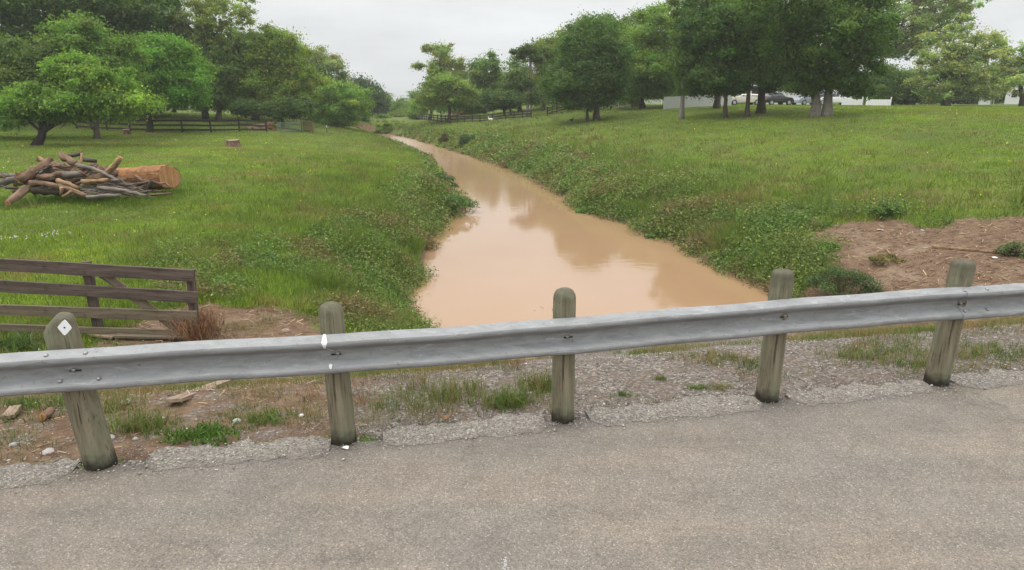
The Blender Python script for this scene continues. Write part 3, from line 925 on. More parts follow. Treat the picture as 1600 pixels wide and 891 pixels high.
    for i in pick:
        cpt = Vector(tips[i][0])
        pts, rad = heads[rng.integers(len(heads))]
        j = int(rng.integers(4, len(pts)))
        st = pts[j]
        if (cpt - st).length < 0.4: continue
        L_ = (cpt - st).length
        lp = tube_path(st, cpt, 0.08 if cpt.z > st.z else 0.02, rng, 5, 0.05)
        r0 = max(0.03, min(rad[j] * 0.65, 0.035 * L_ + 0.02))
        mb.tube(lp, [r0 * (1 - 0.8 * q / 5) for q in range(6)], 6, False)
        for _ in range(3):        # twigs
            q = int(rng.integers(2, 5)); e2 = lp[q] + Vector(rng.normal(0, 0.22, 3)) * L_ * 0.8
            mb.tube(tube_path(lp[q], e2, 0.03, rng, 3, 0.05), [r0 * 0.4, r0 * 0.3, r0 * 0.2, r0 * 0.08], 5, False)
    mb.build('trunk', M[bark], root, smooth=True)
    return root

BT = 'trees along the creek'
# --- left side
tree('dark tall tree filling the upper left corner of the photo', (105, 200), [(110, 20, 130, 75), (215, 75, 58, 62), (20, 60, 80, 70), (190, 18, 76, 52), (130, 95, 90, 40), (60, 100, 60, 40)], (0.047, 0.082, 0.018), [(0, 110, 90, 0.55)], 1, Y=66, clump=1.35, leaf=0.30, dens=1.1, limbs=16)
tree('dark green tree with drooping boughs at the left edge, behind the leaning tree', (-40, 200), [(10, 125, 70, 62), (-10, 175, 75, 28), (60, 100, 50, 45), (40, 165, 45, 28)], (0.060, 0.092, 0.024), [(0, -20, 120, 0.35)], 2, Y=47, clump=0.95, leaf=0.21, limbs=14)
tree('bright green tree with a dark leaning trunk beside the log pile', (55, 228), [(60, 158, 62, 26), (118, 162, 58, 24), (165, 168, 50, 22), (150, 128, 55, 30), (205, 155, 34, 26), (112, 112, 40, 28), (95, 184, 42, 9), (30, 170, 40, 20)], (0.088, 0.148, 0.026), [(0, 74, 186, 0.30)], 3, clump=0.72, leaf=0.17, dens=0.85, bark='bark_dark', limbs=18)
tree('tree with a short straight trunk just right of the leaning tree', (151, 217), [(140, 100, 58, 40), (172, 92, 42, 44), (118, 62, 40, 36), (150, 148, 50, 28), (140, 48, 30, 26)], (0.078, 0.132, 0.026), [(0, 149, 175, 0.24)], 4, clump=0.8, leaf=0.18, dens=0.95, limbs=14)
tree('rounded bright green tree with a dark trunk standing at the black plank fence', (235, 207), [(262, 118, 60, 44), (245, 92, 50, 36), (222, 110, 40, 40), (300, 150, 27, 24), (280, 145, 42, 24), (225, 140, 32, 26), (265, 78, 30, 24)], (0.072, 0.145, 0.022), [(0, 229, 160, 0.30)], 5, clump=0.85, leaf=0.19, bark='bark_dark', limbs=14)
tree('dense dark tree behind the black plank fence, under the dark corner tree', (190, 190), [(185, 120, 80, 62), (110, 130, 70, 50), (235, 105, 64, 56), (40, 140, 60, 45)], (0.044, 0.078, 0.019), [(0, 185, 140, 0.4)], 6, Y=72, clump=1.2, leaf=0.28, limbs=8)
tree('tall loose tree with sky showing through its upper branches, left of the creek', (322, 186), [(300, 20, 60, 40), (355, 50, 40, 40), (275, 60, 46, 36), (335, 22, 44, 34), (320, 75, 50, 30)], (0.125, 0.158, 0.052), [(0, 322, 70, 0.30)], 7, clump=0.55, leaf=0.20, dens=0.50, fill=0.38, limbs=30)
tree('middle green tree with a dense lower crown under the tall loose tree', (340, 184), [(325, 118, 46, 42), (300, 95, 40, 36), (355, 120, 32, 40), (315, 150, 36, 22)], (0.066, 0.106, 0.026), [(0, 336, 130, 0.3)], 8, Y=70, clump=0.95, leaf=0.22, limbs=10)
tree('broad yellow-green tree in front of the white board fence, left of the gate', (400, 188), [(408, 105, 58, 46), (428, 142, 58, 32), (390, 138, 44, 38), (428, 76, 42, 28), (458, 115, 34, 38), (400, 80, 36, 28)], (0.108, 0.148, 0.030), [(0, 402, 130, 0.36)], 9, clump=1.0, leaf=0.22, limbs=12)
tree('small dark tree with low hanging boughs under the yellow-green tree', (440, 190), [(425, 172, 45, 15), (385, 168, 22, 14), (460, 168, 30, 18)], (0.040, 0.068, 0.019), [(0, 438, 170, 0.2)], 10, Y=66, clump=0.7, leaf=0.2, limbs=6)
tree('pale feathery tree with thin top branches behind the yellow-green tree', (500, 186), [(492, 100, 36, 24), (425, 66, 30, 16), (518, 118, 26, 30), (470, 95, 36, 28)], (0.118, 0.145, 0.060), [(0, 496, 110, 0.35)], 11, Y=110, clump=1.1, leaf=0.30, dens=0.7, fill=0.6, limbs=22)
tree('dark round evergreen tree behind the bright bushy tree by the creek', (485, 186), [(491, 128, 27, 28), (480, 155, 25, 28), (500, 150, 22, 26)], (0.030, 0.052, 0.019), [(0, 488, 150, 0.3)], 12, Y=92, clump=1.0, leaf=0.28, limbs=6)
tree('bright bushy tree reaching the ground at the left creek bank', (528, 199), [(530, 162, 42, 34), (512, 152, 28, 24), (550, 172, 26, 26), (522, 184, 34, 16), (542, 150, 24, 22)], (0.098, 0.160, 0.034), [(0, 530, 170, 0.2)], 13, clump=0.75, leaf=0.2, limbs=8)
tree('dark evergreen trees closing the left bank, tallest and left one', (565, 187), [(563, 140, 24, 24), (575, 160, 26, 26)], (0.028, 0.048, 0.019), [(0, 566, 160, 0.3)], 14, Y=128, clump=1.3, leaf=0.36, limbs=5)
tree('dark evergreen tree with a sloping crown nearest the far end of the creek', (588, 187), [(588, 162, 17, 24), (594, 170, 12, 17), (580, 172, 14, 15)], (0.026, 0.046, 0.019), [(0, 588, 170, 0.3)], 15, Y=125, clump=1.2, leaf=0.35, limbs=5)
FAR = 'far trees at the end of the creek'
for i, (u, v, ru, rv, c_) in enumerate([(606, 163, 12, 18, MIDD), (613, 172, 12, 13, OLIVE), (628, 168, 11, 17, MID), (640, 170, 12, 16, BRIGHT), (650, 160, 12, 20, MID)]):
    tree('%s far tree closing the end of the creek' % ['dark rounded', 'dull olive low', 'middle green', 'bright green small', 'taller green'][i], (u, 186), [(u, v, ru, rv)], c_, [(0, u, v, 0.2)], 20 + i, Y=165 + 6 * i, clump=1.5, leaf=0.45, limbs=4, group=FAR)
LB = 'low bushes along the far creek bank'
for i, (u, v, ru, rv, c_, Y_) in enumerate([(600, 186, 13, 8, MIDD, 112), (618, 183, 14, 9, OLIVE, 120), (634, 180, 13, 10, MID, 124), (648, 180, 10, 8, BRIGHT, 112), (582, 190, 11, 7, OLIVE, 110), (625, 172, 26, 12, MIDD, 150)]):
    tree(['middle green low bush nearest the far end of the creek', 'dull olive low bush at the far end of the creek', 'rounded green bush on the far right bank of the creek', 'bright small bush left of the right black fence', 'olive bush below the dark sloping evergreen', 'wide green thicket closing the view up the creek'][i], (u, 186), [(u, v, ru, rv)], c_, [(0, u, v, 0.1)], 90 + i, Y=Y_, clump=0.9, leaf=0.3, limbs=3, group=LB, name='bush')
# --- right side
tree('sparse pale tree with open ragged top at the right end of the creek', (671, 188), [(690, 82, 17, 16), (655, 103, 11, 7), (712, 100, 17, 14), (682, 108, 18, 16), (668, 75, 10, 7), (702, 120, 22, 16), (722, 118, 11, 12)], (0.135, 0.172, 0.066), [(0, 688, 95, 0.2)], 30, clump=0.7, leaf=0.24, dens=0.8, fill=0.5, limbs=26)
tree('light green round tree with a dark trunk at the corner of the right black fence', (702, 190), [(700, 145, 36, 22), (675, 150, 26, 22), (725, 148, 22, 20), (690, 130, 26, 16)], (0.098, 0.142, 0.036), [(0, 702, 150, 0.24)], 31, clump=0.9, leaf=0.24, limbs=10)
tree('low bright bushy tree left of the right black fence', (652, 186), [(652, 172, 13, 13), (645, 178, 10, 8)], (0.098, 0.160, 0.034), [(0, 652, 175, 0.12)], 32, Y=105, clump=0.7, leaf=0.25, limbs=4)
tree('small bright shrub tree behind the corner of the right black fence', (688, 186), [(689, 170, 9, 9)], (0.088, 0.158, 0.034), [(0, 689, 174, 0.1)], 33, Y=100, clump=0.6, leaf=0.22, limbs=3)
tree('full rounded green tree on the right bank, third from the creek', (757, 184), [(760, 112, 26, 24), (752, 142, 34, 26), (780, 140, 20, 28), (742, 165, 26, 14)], (0.072, 0.114, 0.030), [(0, 758, 140, 0.32)], 34, Y=98, clump=1.1, leaf=0.28, limbs=10)
tree('tall tree with a bare white trunk and thin top among the right bank trees', (824, 183), [(826, 78, 14, 9), (805, 82, 9, 5), (838, 90, 10, 8), (815, 88, 8, 5), (832, 150, 14, 12), (822, 128, 10, 9)], (0.050, 0.078, 0.026), [(0, 829, 86, 0.13), (3, 836, 92, 0.08)], 35, clump=0.55, leaf=0.22, dens=0.9, bark='bark_pale', limbs=12)
tree('middle green tree behind the bare white trunk', (812, 182), [(808, 118, 24, 28), (800, 140, 22, 24), (835, 140, 24, 30)], (0.062, 0.100, 0.027), [(0, 812, 140, 0.3)], 36, Y=90, clump=1.05, leaf=0.27, limbs=8)
tree('small dark tree with slanting twin trunks behind the right black fence', (800, 180), [(785, 155, 28, 16), (800, 160, 18, 12), (768, 162, 14, 10)], (0.040, 0.072, 0.022), [(0, 794, 160, 0.16), (-10, 784, 160, 0.14)], 37, Y=84, clump=0.7, leaf=0.22, bark='bark_dark', limbs=6)
tree('tall yellowish green tree behind the dark tree on the right bank', (848, 181), [(872, 78, 34, 26), (852, 105, 28, 34), (900, 60, 30, 26), (860, 135, 28, 24)], (0.098, 0.132, 0.036), [(0, 852, 130, 0.3)], 38, Y=86, clump=1.05, leaf=0.26, limbs=14)
tree('large dark dense tree with a reddish trunk in the middle of the right bank', (933, 188), [(905, 118, 52, 40), (928, 58, 42, 30), (878, 135, 32, 28), (955, 135, 32, 34), (930, 95, 52, 40), (915, 158, 45, 14)], (0.043, 0.080, 0.019), [(0, 931, 120, 0.30), (-13, 915, 140, 0.14)], 39, clump=1.0, leaf=0.22, limbs=14)
tree('tall tree top rising behind the large dark tree', (925, 178), [(930, 45, 38, 20), (965, 55, 30, 26), (895, 72, 26, 20)], (0.062, 0.102, 0.026), [(0, 930, 70, 0.3)], 40, Y=80, clump=1.1, leaf=0.26, limbs=10)
tree('bright yellow-green tree with a full crown left of the slender grey trunk', (1003, 170), [(1018, 58, 46, 44), (1045, 60, 34, 46), (1000, 105, 50, 38), (1040, 105, 40, 40), (975, 92, 28, 28), (1015, 140, 40, 18), (982, 148, 28, 14)], (0.092, 0.142, 0.029), [(0, 1004, 120, 0.30)], 41, clump=1.0, leaf=0.22, limbs=14)
tree('thin bare topped tree poking out above the bright yellow-green tree', (985, 172), [(985, 30, 14, 8), (1000, 22, 12, 8), (975, 40, 12, 8)], (0.048, 0.066, 0.030), [(0, 988, 40, 0.2)], 42, Y=88, clump=0.6, leaf=0.2, dens=0.6, fill=0.5, limbs=16)
tree('tree with a slender pale grey trunk and dark crown, leftmost of the near right group', (1065, 187), [(1095, 55, 38, 42), (1090, 110, 38, 30), (1110, 8, 56, 34), (1078, 90, 22, 36), (1120, 135, 28, 18), (1080, 138, 18, 12)], (0.047, 0.084, 0.019), [(0, 1068, 112, 0.22)], 43, clump=0.9, leaf=0.19, bark='bark_pale', limbs=14)
tree('slim tree with a pale foot, second of the near right group', (1134, 185), [(1140, 92, 40, 40), (1135, 40, 50, 40), (1118, 125, 22, 20), (1150, 138, 20, 9)], (0.040, 0.074, 0.018), [(0, 1133, 110, 0.19)], 44, clump=0.9, leaf=0.19, limbs=12)
tree('tree with a thick dark trunk in front of the grey board fence', (1121, 171), [(1118, 80, 34, 50), (1105, 120, 30, 24)], (0.052, 0.090, 0.022), [(0, 1125, 110, 0.34)], 45, Y=66, clump=1.0, leaf=0.22, bark='bark', limbs=8)
tree('slim tree with a pale foot before the white trailer, third of the near right group', (1168, 183), [(1180, 70, 44, 44), (1172, 115, 30, 26), (1165, 25, 45, 34)], (0.062, 0.108, 0.022), [(0, 1170, 110, 0.20)], 46, clump=0.9, leaf=0.19, limbs=12)
tree('tree with a leaning dark trunk between the white trailer and the black car', (1187, 178), [(1205, 95, 38, 34), (1225, 60, 48, 48), (1208, 130, 26, 16), (1240, 132, 24, 10)], (0.044, 0.080, 0.019), [(0, 1194, 110, 0.36), (2, 1190, 140, 0.14)], 47, clump=0.9, leaf=0.2, limbs=12)
tree('massive dark tree on two thick grey trunks at the top of the right slope', (1277, 183), [(1290, 60, 70, 52), (1250, 8, 95, 44), (1330, 85, 48, 48), (1310, 128, 46, 20), (1345, 25, 46, 44), (1285, 118, 40, 24), (1265, 95, 36, 28), (1375, 60, 20, 36), (1255, 138, 24, 11), (1335, 138, 22, 14)], (0.045, 0.080, 0.018), [(-2, 1276, 95, 0.36), (13, 1300, 95, 0.36)], 48, clump=0.9, leaf=0.18, dens=1.05, limbs=26, bark='bark_pale')
tree('tall loose tree with pale leaves against the sky, behind the massive tree', (1375, 168), [(1425, -5, 60, 28), (1480, 5, 46, 26), (1400, 45, 40, 26), (1455, 42, 40, 26), (1500, 26, 26, 20), (1420, 75, 34, 20)], (0.150, 0.185, 0.072), [(0, 1384, 30, 0.34)], 49, Y=86, clump=0.80, leaf=0.24, dens=0.60, fill=0.36, limbs=34)
tree('broad middle green bush tree behind the white low fence', (1395, 166), [(1398, 135, 40, 28), (1372, 148, 22, 18), (1420, 148, 24, 18), (1385, 118, 24, 18)], (0.064, 0.104, 0.032), [(0, 1395, 145, 0.2)], 50, Y=81, clump=0.9, leaf=0.24, limbs=6)
tree('loose pale tree with a thick leaning trunk on the skyline of the right field', (1478, 166), [(1515, 68, 46, 30), (1480, 92, 40, 32), (1540, 92, 30, 30), (1500, 120, 40, 26), (1455, 130, 32, 26), (1530, 135, 38, 22)], (0.150, 0.185, 0.076), [(0, 1492, 112, 0.42), (2, 1478, 120, 0.26)], 51, clump=0.7, leaf=0.23, dens=0.7, fill=0.38, limbs=30)
tree('pale hazy tree at the right edge in front of the white house', (1597, 166), [(1588, 95, 32, 30), (1600, 120, 36, 28), (1562, 120, 20, 22)], (0.155, 0.190, 0.092), [(0, 1594, 110, 0.30)], 52, clump=0.9, leaf=0.27, dens=0.8, fill=0.5, limbs=18)
HB = 'background bushes behind the right field'
for i, (u, v, ru, rv, c_, Y_) in enumerate([(1440, 152, 26, 16, MIDD, 95), (1490, 154, 36, 14, DARK, 98), (1545, 146, 34, 20, OLIVE, 104), (1580, 152, 20, 16, MIDD, 106), (1350, 138, 26, 26, MIDD, 96)]):
    tree(['rounded middle green bush', 'dark low bush under the leaning trunk', 'olive tall bush behind the small shed', 'green bush beside the white house', 'tall green bush behind the white low fence'][i] + ' in the right background', (u, 166), [(u, v, ru, rv)], c_, [(0, u, v, 0.14)], 60 + i, Y=Y_, clump=1.0, leaf=0.32, limbs=4, group=HB, name='bush')
RB_ = 'background trees behind the right bank'
for i, (u, v, ru, rv, c_, Y_) in enumerate([(720, 165, 40, 16, MIDD, 125), (765, 168, 36, 14, DARK, 120), (900, 140, 50, 22, MIDD, 105), (960, 138, 44, 20, DARK, 104), (1045, 135, 50, 22, MIDD, 100), (1120, 110, 60, 40, DARK, 102)]):
    tree(['dull green tree far behind the corner of the black fence', 'dark tree far behind the slanting twin trunks', 'green tree far behind the large dark tree', 'dark tree far behind the small brown shed', 'green tree far behind the grey board fence', 'big dark tree far behind the thick dark trunk'][i], (u, 176), [(u, v, ru, rv)], c_, [(0, u, v, 0.2)], 70 + i, Y=Y_, clump=1.3, leaf=0.36, limbs=4, group=RB_)
for i, (u, v, ru, rv, c_, Y_) in enumerate([(270, 130, 70, 36, MIDD, 95), (360, 145, 50, 26, MID, 100), (60, 120, 90, 45, DARK, 90), (450, 140, 50, 36, MIDD, 105), (-60, 90, 80, 70, DARK, 60)]):
    tree(['green tree far behind the bright tree at the black fence', 'green tree far behind the tall loose tree', 'dark tree far behind the leaning tree', 'green tree far behind the yellow-green tree', 'dark tree at the far left edge of the photo'][i], (u, 182), [(u, v, ru, rv)], c_, [(0, u, v, 0.25)], 80 + i, Y=Y_, clump=1.4, leaf=0.36, limbs=4, group='background trees on the left')

# ------------------------------------------------------------------ fences, houses, cars behind the trees
def plank_fence(label, pts, h, rails, rail_h, name='plank_fence', post_w=0.11, step=2.4, m='black_fence', group=None):
    """pts: ground points (x, y); boards follow the ground between posts"""
    P = [np.array(p[:2], float) for p in pts]
    stops = []
    for a, c in zip(P[:-1], P[1:]):
        n = max(1, int(round(np.linalg.norm(c - a) / step)))
        stops += [a + (c - a) * i / n for i in range(n)]
    stops.append(P[-1])
    root = empty(name, (stops[0][0], stops[0][1], gz(*stops[0]))); tag(root, label, 'fence', group)
    o = np.array(root.location)
    G = [np.array([p[0], p[1], gz(*p)]) for p in stops]
    for g in G[:100]:
        mb = MB(); mb.box((0, 0, h / 2 - 0.15), (post_w, post_w, h + 0.36)); mb.build('post', M[m], root, tuple(g - o))
    for zr in rails:
        mb = MB()
        for a, c in zip(G[:-1], G[1:]):
            d = Vector(c - a); L = d.length
            ax = d.normalized(); sd = Vector((ax.y, -ax.x, 0)).normalized(); up = sd.cross(ax)
            if up.z < 0: up = -up
            fr_ = lambda p, q, t: tuple(Vector(a - o) + ax * (t * L) + sd * p + up * (zr + q))
            w = post_w / 2 + 0.004
            mb.prism([(w, -rail_h / 2), (w + 0.03, -rail_h / 2), (w + 0.03, rail_h / 2), (w, rail_h / 2)], 0.0, 0.998, fr_)
        mb.build('rail', M[m], root)
    return root
gl = [on_ground(u, v) for u, v in ((120, 201), (168, 204), (240, 207), (330, 207), (417, 207))]
plank_fence('long black three-rail plank fence across the left field', gl, 1.02, [0.20, 0.58, 0.96], 0.15)
gr_ = [on_ground(*p) for p in ((640, 185), (672, 189), (703, 193))]
plank_fence('black plank fence running away beside the far creek, ending at the corner tree', gr_, 0.95, [0.2, 0.5, 0.82], 0.12, step=1.6)
gr_ = [on_ground(*p) for p in ((704, 193), (750, 191.5), (790, 187), (830, 184.5))]
plank_fence('black three-rail fence across the right bank, behind the white goose', gr_, 0.85, [0.18, 0.46, 0.76], 0.11, step=1.5)
gr_ = [on_ground(*p) for p in ((855, 181.5), (870, 177), (888, 172.5))]
plank_fence('short black fence climbing the slope toward the parked cars', gr_, 1.0, [0.25, 0.55, 0.88], 0.13, step=2.0)

def panel_fence(label, a, c, h, m, name, picket=0.14, gap=0.01, cap=0.0, group=None, zoff=0.0):
    a = np.array(a[:2]); c = np.array(c[:2]); L = np.linalg.norm(c - a)
    root = empty(name, (a[0], a[1], gz(*a)), math.atan2(c[1] - a[1], c[0] - a[0])); tag(root, label, 'fence', group)
    za, zc = gz(*a), gz(*c); n = max(2, int(L / (picket + gap)))
    mb = MB(); rr = random.Random(int(L * 10))
    for i in range(n):
        x = (i + 0.5) * L / n; z = (zc - za) * x / L
        mb.box((x, 0, z + h / 2 - 0.05 + rr.uniform(-0.02, 0.02)), (picket, 0.025, h + 0.1))
    mb.build('pickets', M[m], root)
    k = max(2, int(L / 2.4) + 1)
    for i in range(min(k, 60)):
        x = i * L / (k - 1); z = (zc - za) * x / L
        pb = MB(); pb.box((x, 0.07, z + (h + cap) / 2 - 0.1), (0.1, 0.1, h + cap + 0.2))
        if cap: pb.add([(x - 0.08, 0.0, z + h + cap), (x + 0.08, 0.0, z + h + cap), (x + 0.08, 0.15, z + h + cap), (x - 0.08, 0.15, z + h + cap), (x, 0.07, z + h + cap + 0.1)], [(0, 1, 4), (1, 2, 4), (2, 3, 4), (3, 0, 4)])
        pb.build('post', M[m], root)
    return root
def gp(u, Y):
    p = at_y(u, 165, Y); return np.array([p[0], Y])
panel_fence('weathered pale grey board fence behind the slender grey trunk', gp(1038, 70), gp(1142, 72), 1.25, 'weathered_white', 'board_fence', 0.14, 0.008)
panel_fence('faded whitish picket fence behind the large dark tree, left of the small brown shed', gp(940, 80), gp(980, 80), 0.9, 'weathered_white', 'picket_fence', 0.1, 0.12)
panel_fence('low white picket fence between the brown shed and the grey board fence', gp(1004, 84), gp(1034, 84), 0.6, 'vinyl_white', 'picket_fence', 0.1, 0.05)
panel_fence('low white vinyl fence with post caps beside the white hatchback', gp(1316, 78), gp(1347, 78), 0.7, 'vinyl_white', 'vinyl_fence', 0.16, 0.004, 0.2)
panel_fence('low white vinyl fence with post caps in front of the broad green bush tree', gp(1353, 77), gp(1391, 76), 0.7, 'vinyl_white', 'vinyl_fence', 0.16, 0.004, 0.2)
panel_fence('white board fence behind the trunk of the tall loose tree on the left', on_ground(296, 170), on_ground(342, 170), 1.0, 'vinyl_white', 'board_fence', 0.16, 0.006)
panel_fence('white board fence left of the yellow-green tree', on_ground(352, 171), on_ground(386, 171), 1.5, 'vinyl_white', 'board_fence', 0.16, 0.006)

def house(label, u0, u1, Y, wall_h, roof_h, depth, gable_front, rz=0.0, m='siding_white', garage=None, windows=(), name='house', roofm='roof_grey', z0=None):
    x0, x1 = at_y(u0, 165, Y)[0], at_y(u1, 165, Y)[0]
    w = x1 - x0; z = gz((x0 + x1) / 2, Y) if z0 is None else z0
    root = empty(name, ((x0 + x1) / 2, Y, z), rz); tag(root, label, 'building')
    mb = MB()
    if gable_front:
        poly = [(-w / 2, -0.3), (w / 2, -0.3), (w / 2, wall_h), (0, wall_h + roof_h), (-w / 2, wall_h)]
        mb.prism(poly, 0, depth, lambda a, c, t: (a, t, c))
    else:
        poly = [(0, -0.3), (depth, -0.3), (depth, wall_h), (depth / 2, wall_h + roof_h), (0, wall_h)]
        mb.prism(poly, -w / 2, w / 2, lambda a, c, t: (t, a, c))
    wall = mb.build('wall', M[m], root)
    rb = MB()
    if gable_front:
        for sg in (-1, 1):
            k = roof_h / (w / 2)
            rb.prism([(sg * (w / 2 + 0.35), wall_h - 0.35 * k + 0.03), (0, wall_h + roof_h + 0.03), (0, wall_h + roof_h + 0.18), (sg * (w / 2 + 0.35), wall_h - 0.35 * k + 0.18)], -0.35, depth + 0.35, lambda a, c, t: (a, t, c))
    else:
        k = roof_h / (depth / 2)
        for ca, sg in ((0, -1), (depth, 1)):
            rb.prism([(ca + sg * 0.35, wall_h - 0.35 * k + 0.03), (depth / 2, wall_h + roof_h + 0.03), (depth / 2, wall_h + roof_h + 0.18), (ca + sg * 0.35, wall_h - 0.35 * k + 0.18)], -w / 2 - 0.35, w / 2 + 0.35, lambda a, c, t: (t, a, c))
    rb.build('roof', M[roofm], root)
    # clapboard laps on the front
    lap = MB(); nz = int(wall_h / 0.2)
    for i in range(nz): lap.box((0, -0.008, (i + 0.5) * 0.2), (w - 0.02, 0.014, 0.17))
    lap.build('siding', M[m], root)
    if garage:
        gx0, gw, gh = garage
        fb = MB(); fb.box((gx0, -0.03, gh + 0.06), (gw + 0.24, 0.05, 0.12)); fb.box((gx0 - gw / 2 - 0.06, -0.03, gh / 2), (0.12, 0.05, gh)); fb.box((gx0 + gw / 2 + 0.06, -0.03, gh / 2), (0.12, 0.05, gh))
        fb.build('door_trim', M['weathered_white'], root)
        db = MB()
        for i in range(4): db.box((gx0, -0.035, (i + 0.5) * gh / 4), (gw, 0.03, gh / 4 - 0.03))
        db.build('garage_door', M['siding_white'], root)
    for (wx, wz, ww, wh) in windows:
        fb = MB(); t = 0.07
        fb.box((wx, -0.035, wz + wh / 2 + t / 2), (ww + 2 * t, 0.06, t)); fb.box((wx, -0.035, wz - wh / 2 - t / 2), (ww + 2 * t, 0.06, t))
        for sg in (-1, 1): fb.box((wx + sg * (ww / 2 + t / 2), -0.035, wz), (t, 0.06, wh))
        wf_ = fb.build('window', M['vinyl_white'], root)
        pb = MB(); pb.box((wx, -0.022, wz), (ww, 0.012, wh)); pb.build('pane', M['glass_dark'], wf_)
    return root
house('white sided house with a wide garage door behind the near right trees', 1170, 1282, 84, 3.3, 2.6, 9, False, -0.36, garage=(2.0, 3.6, 2.1), windows=((-3.6, 1.6, 0.9, 1.2),), roofm='roof_grey')
house('white house with a pitched roof at the right edge of the photo', 1578, 1660, 98, 2.7, 2.2, 9, True, -0.64, windows=((-2.8, 1.5, 0.7, 1.1), (0.2, 1.5, 0.8, 1.1)))
house('white house far behind the bare white trunk', 822, 860, 118, 2.6, 1.6, 8, False, windows=((-1.0, 1.5, 0.9, 1.0), (1.2, 1.5, 0.9, 1.0)))
house('tall pale blue-grey house showing between the slim tree trunks', 1132, 1170, 104, 4.6, 2.2, 8, False, windows=((0.2, 3.6, 1.6, 0.9), (0.0, 1.5, 1.0, 1.0)))

# small brown shed with a flat pale roof
p = gp(985, 78); root = empty('shed', (p[0], p[1], gz(*p))); tag(root, 'small brown shed with a pale flat roof beside the picket fence', 'shed')
mb = MB(); mb.box((0.75, 0.8, 0.5), (0.95, 1.3, 1.2)); mb.build('wall', M['shed_brown'], root)
mb = MB(); mb.box((0.2, 0.7, 1.16), (2.3, 1.8, 0.08), Matrix.Rotation(R(-4), 3, 'Y')); mb.build('roof', M['roof_metal'], root)
for y in (0, 1.4):
    mb = MB(); mb.box((-0.75, y, 0.5), (0.09, 0.09, 1.2)); mb.build('post', M['weathered_white'], root)
# little outbuilding on the right skyline
p = gp(1541, 92); root = empty('shed', (p[0], p[1], gz(*p))); tag(root, 'tiny pale shed with a grey peaked roof on the right skyline', 'shed')
mb = MB(); mb.box((0, 0.5, 0.3), (0.95, 0.9, 1.0)); mb.build('wall', M['siding_white'], root)
mb = MB(); mb.add([(-0.62, -0.1, 0.8), (0.62, -0.1, 0.8), (0.62, 1.1, 0.8), (-0.62, 1.1, 0.8), (-0.2, 0.5, 1.5), (0.2, 0.5, 1.5)], [(0, 1, 5, 4), (1, 2, 5), (2, 3, 4, 5), (3, 0, 4), (3, 2, 1, 0)]); mb.build('roof', M['roof_grey'], root)
mb = MB()
for dx in (0.75, 1.15): mb.box((dx, 0.3, 0.35), (0.08, 0.08, 0.9))
mb.box((0.95, 0.3, 0.84), (0.55, 0.5, 0.06)); mb.build('porch', M['weathered_white'], root)

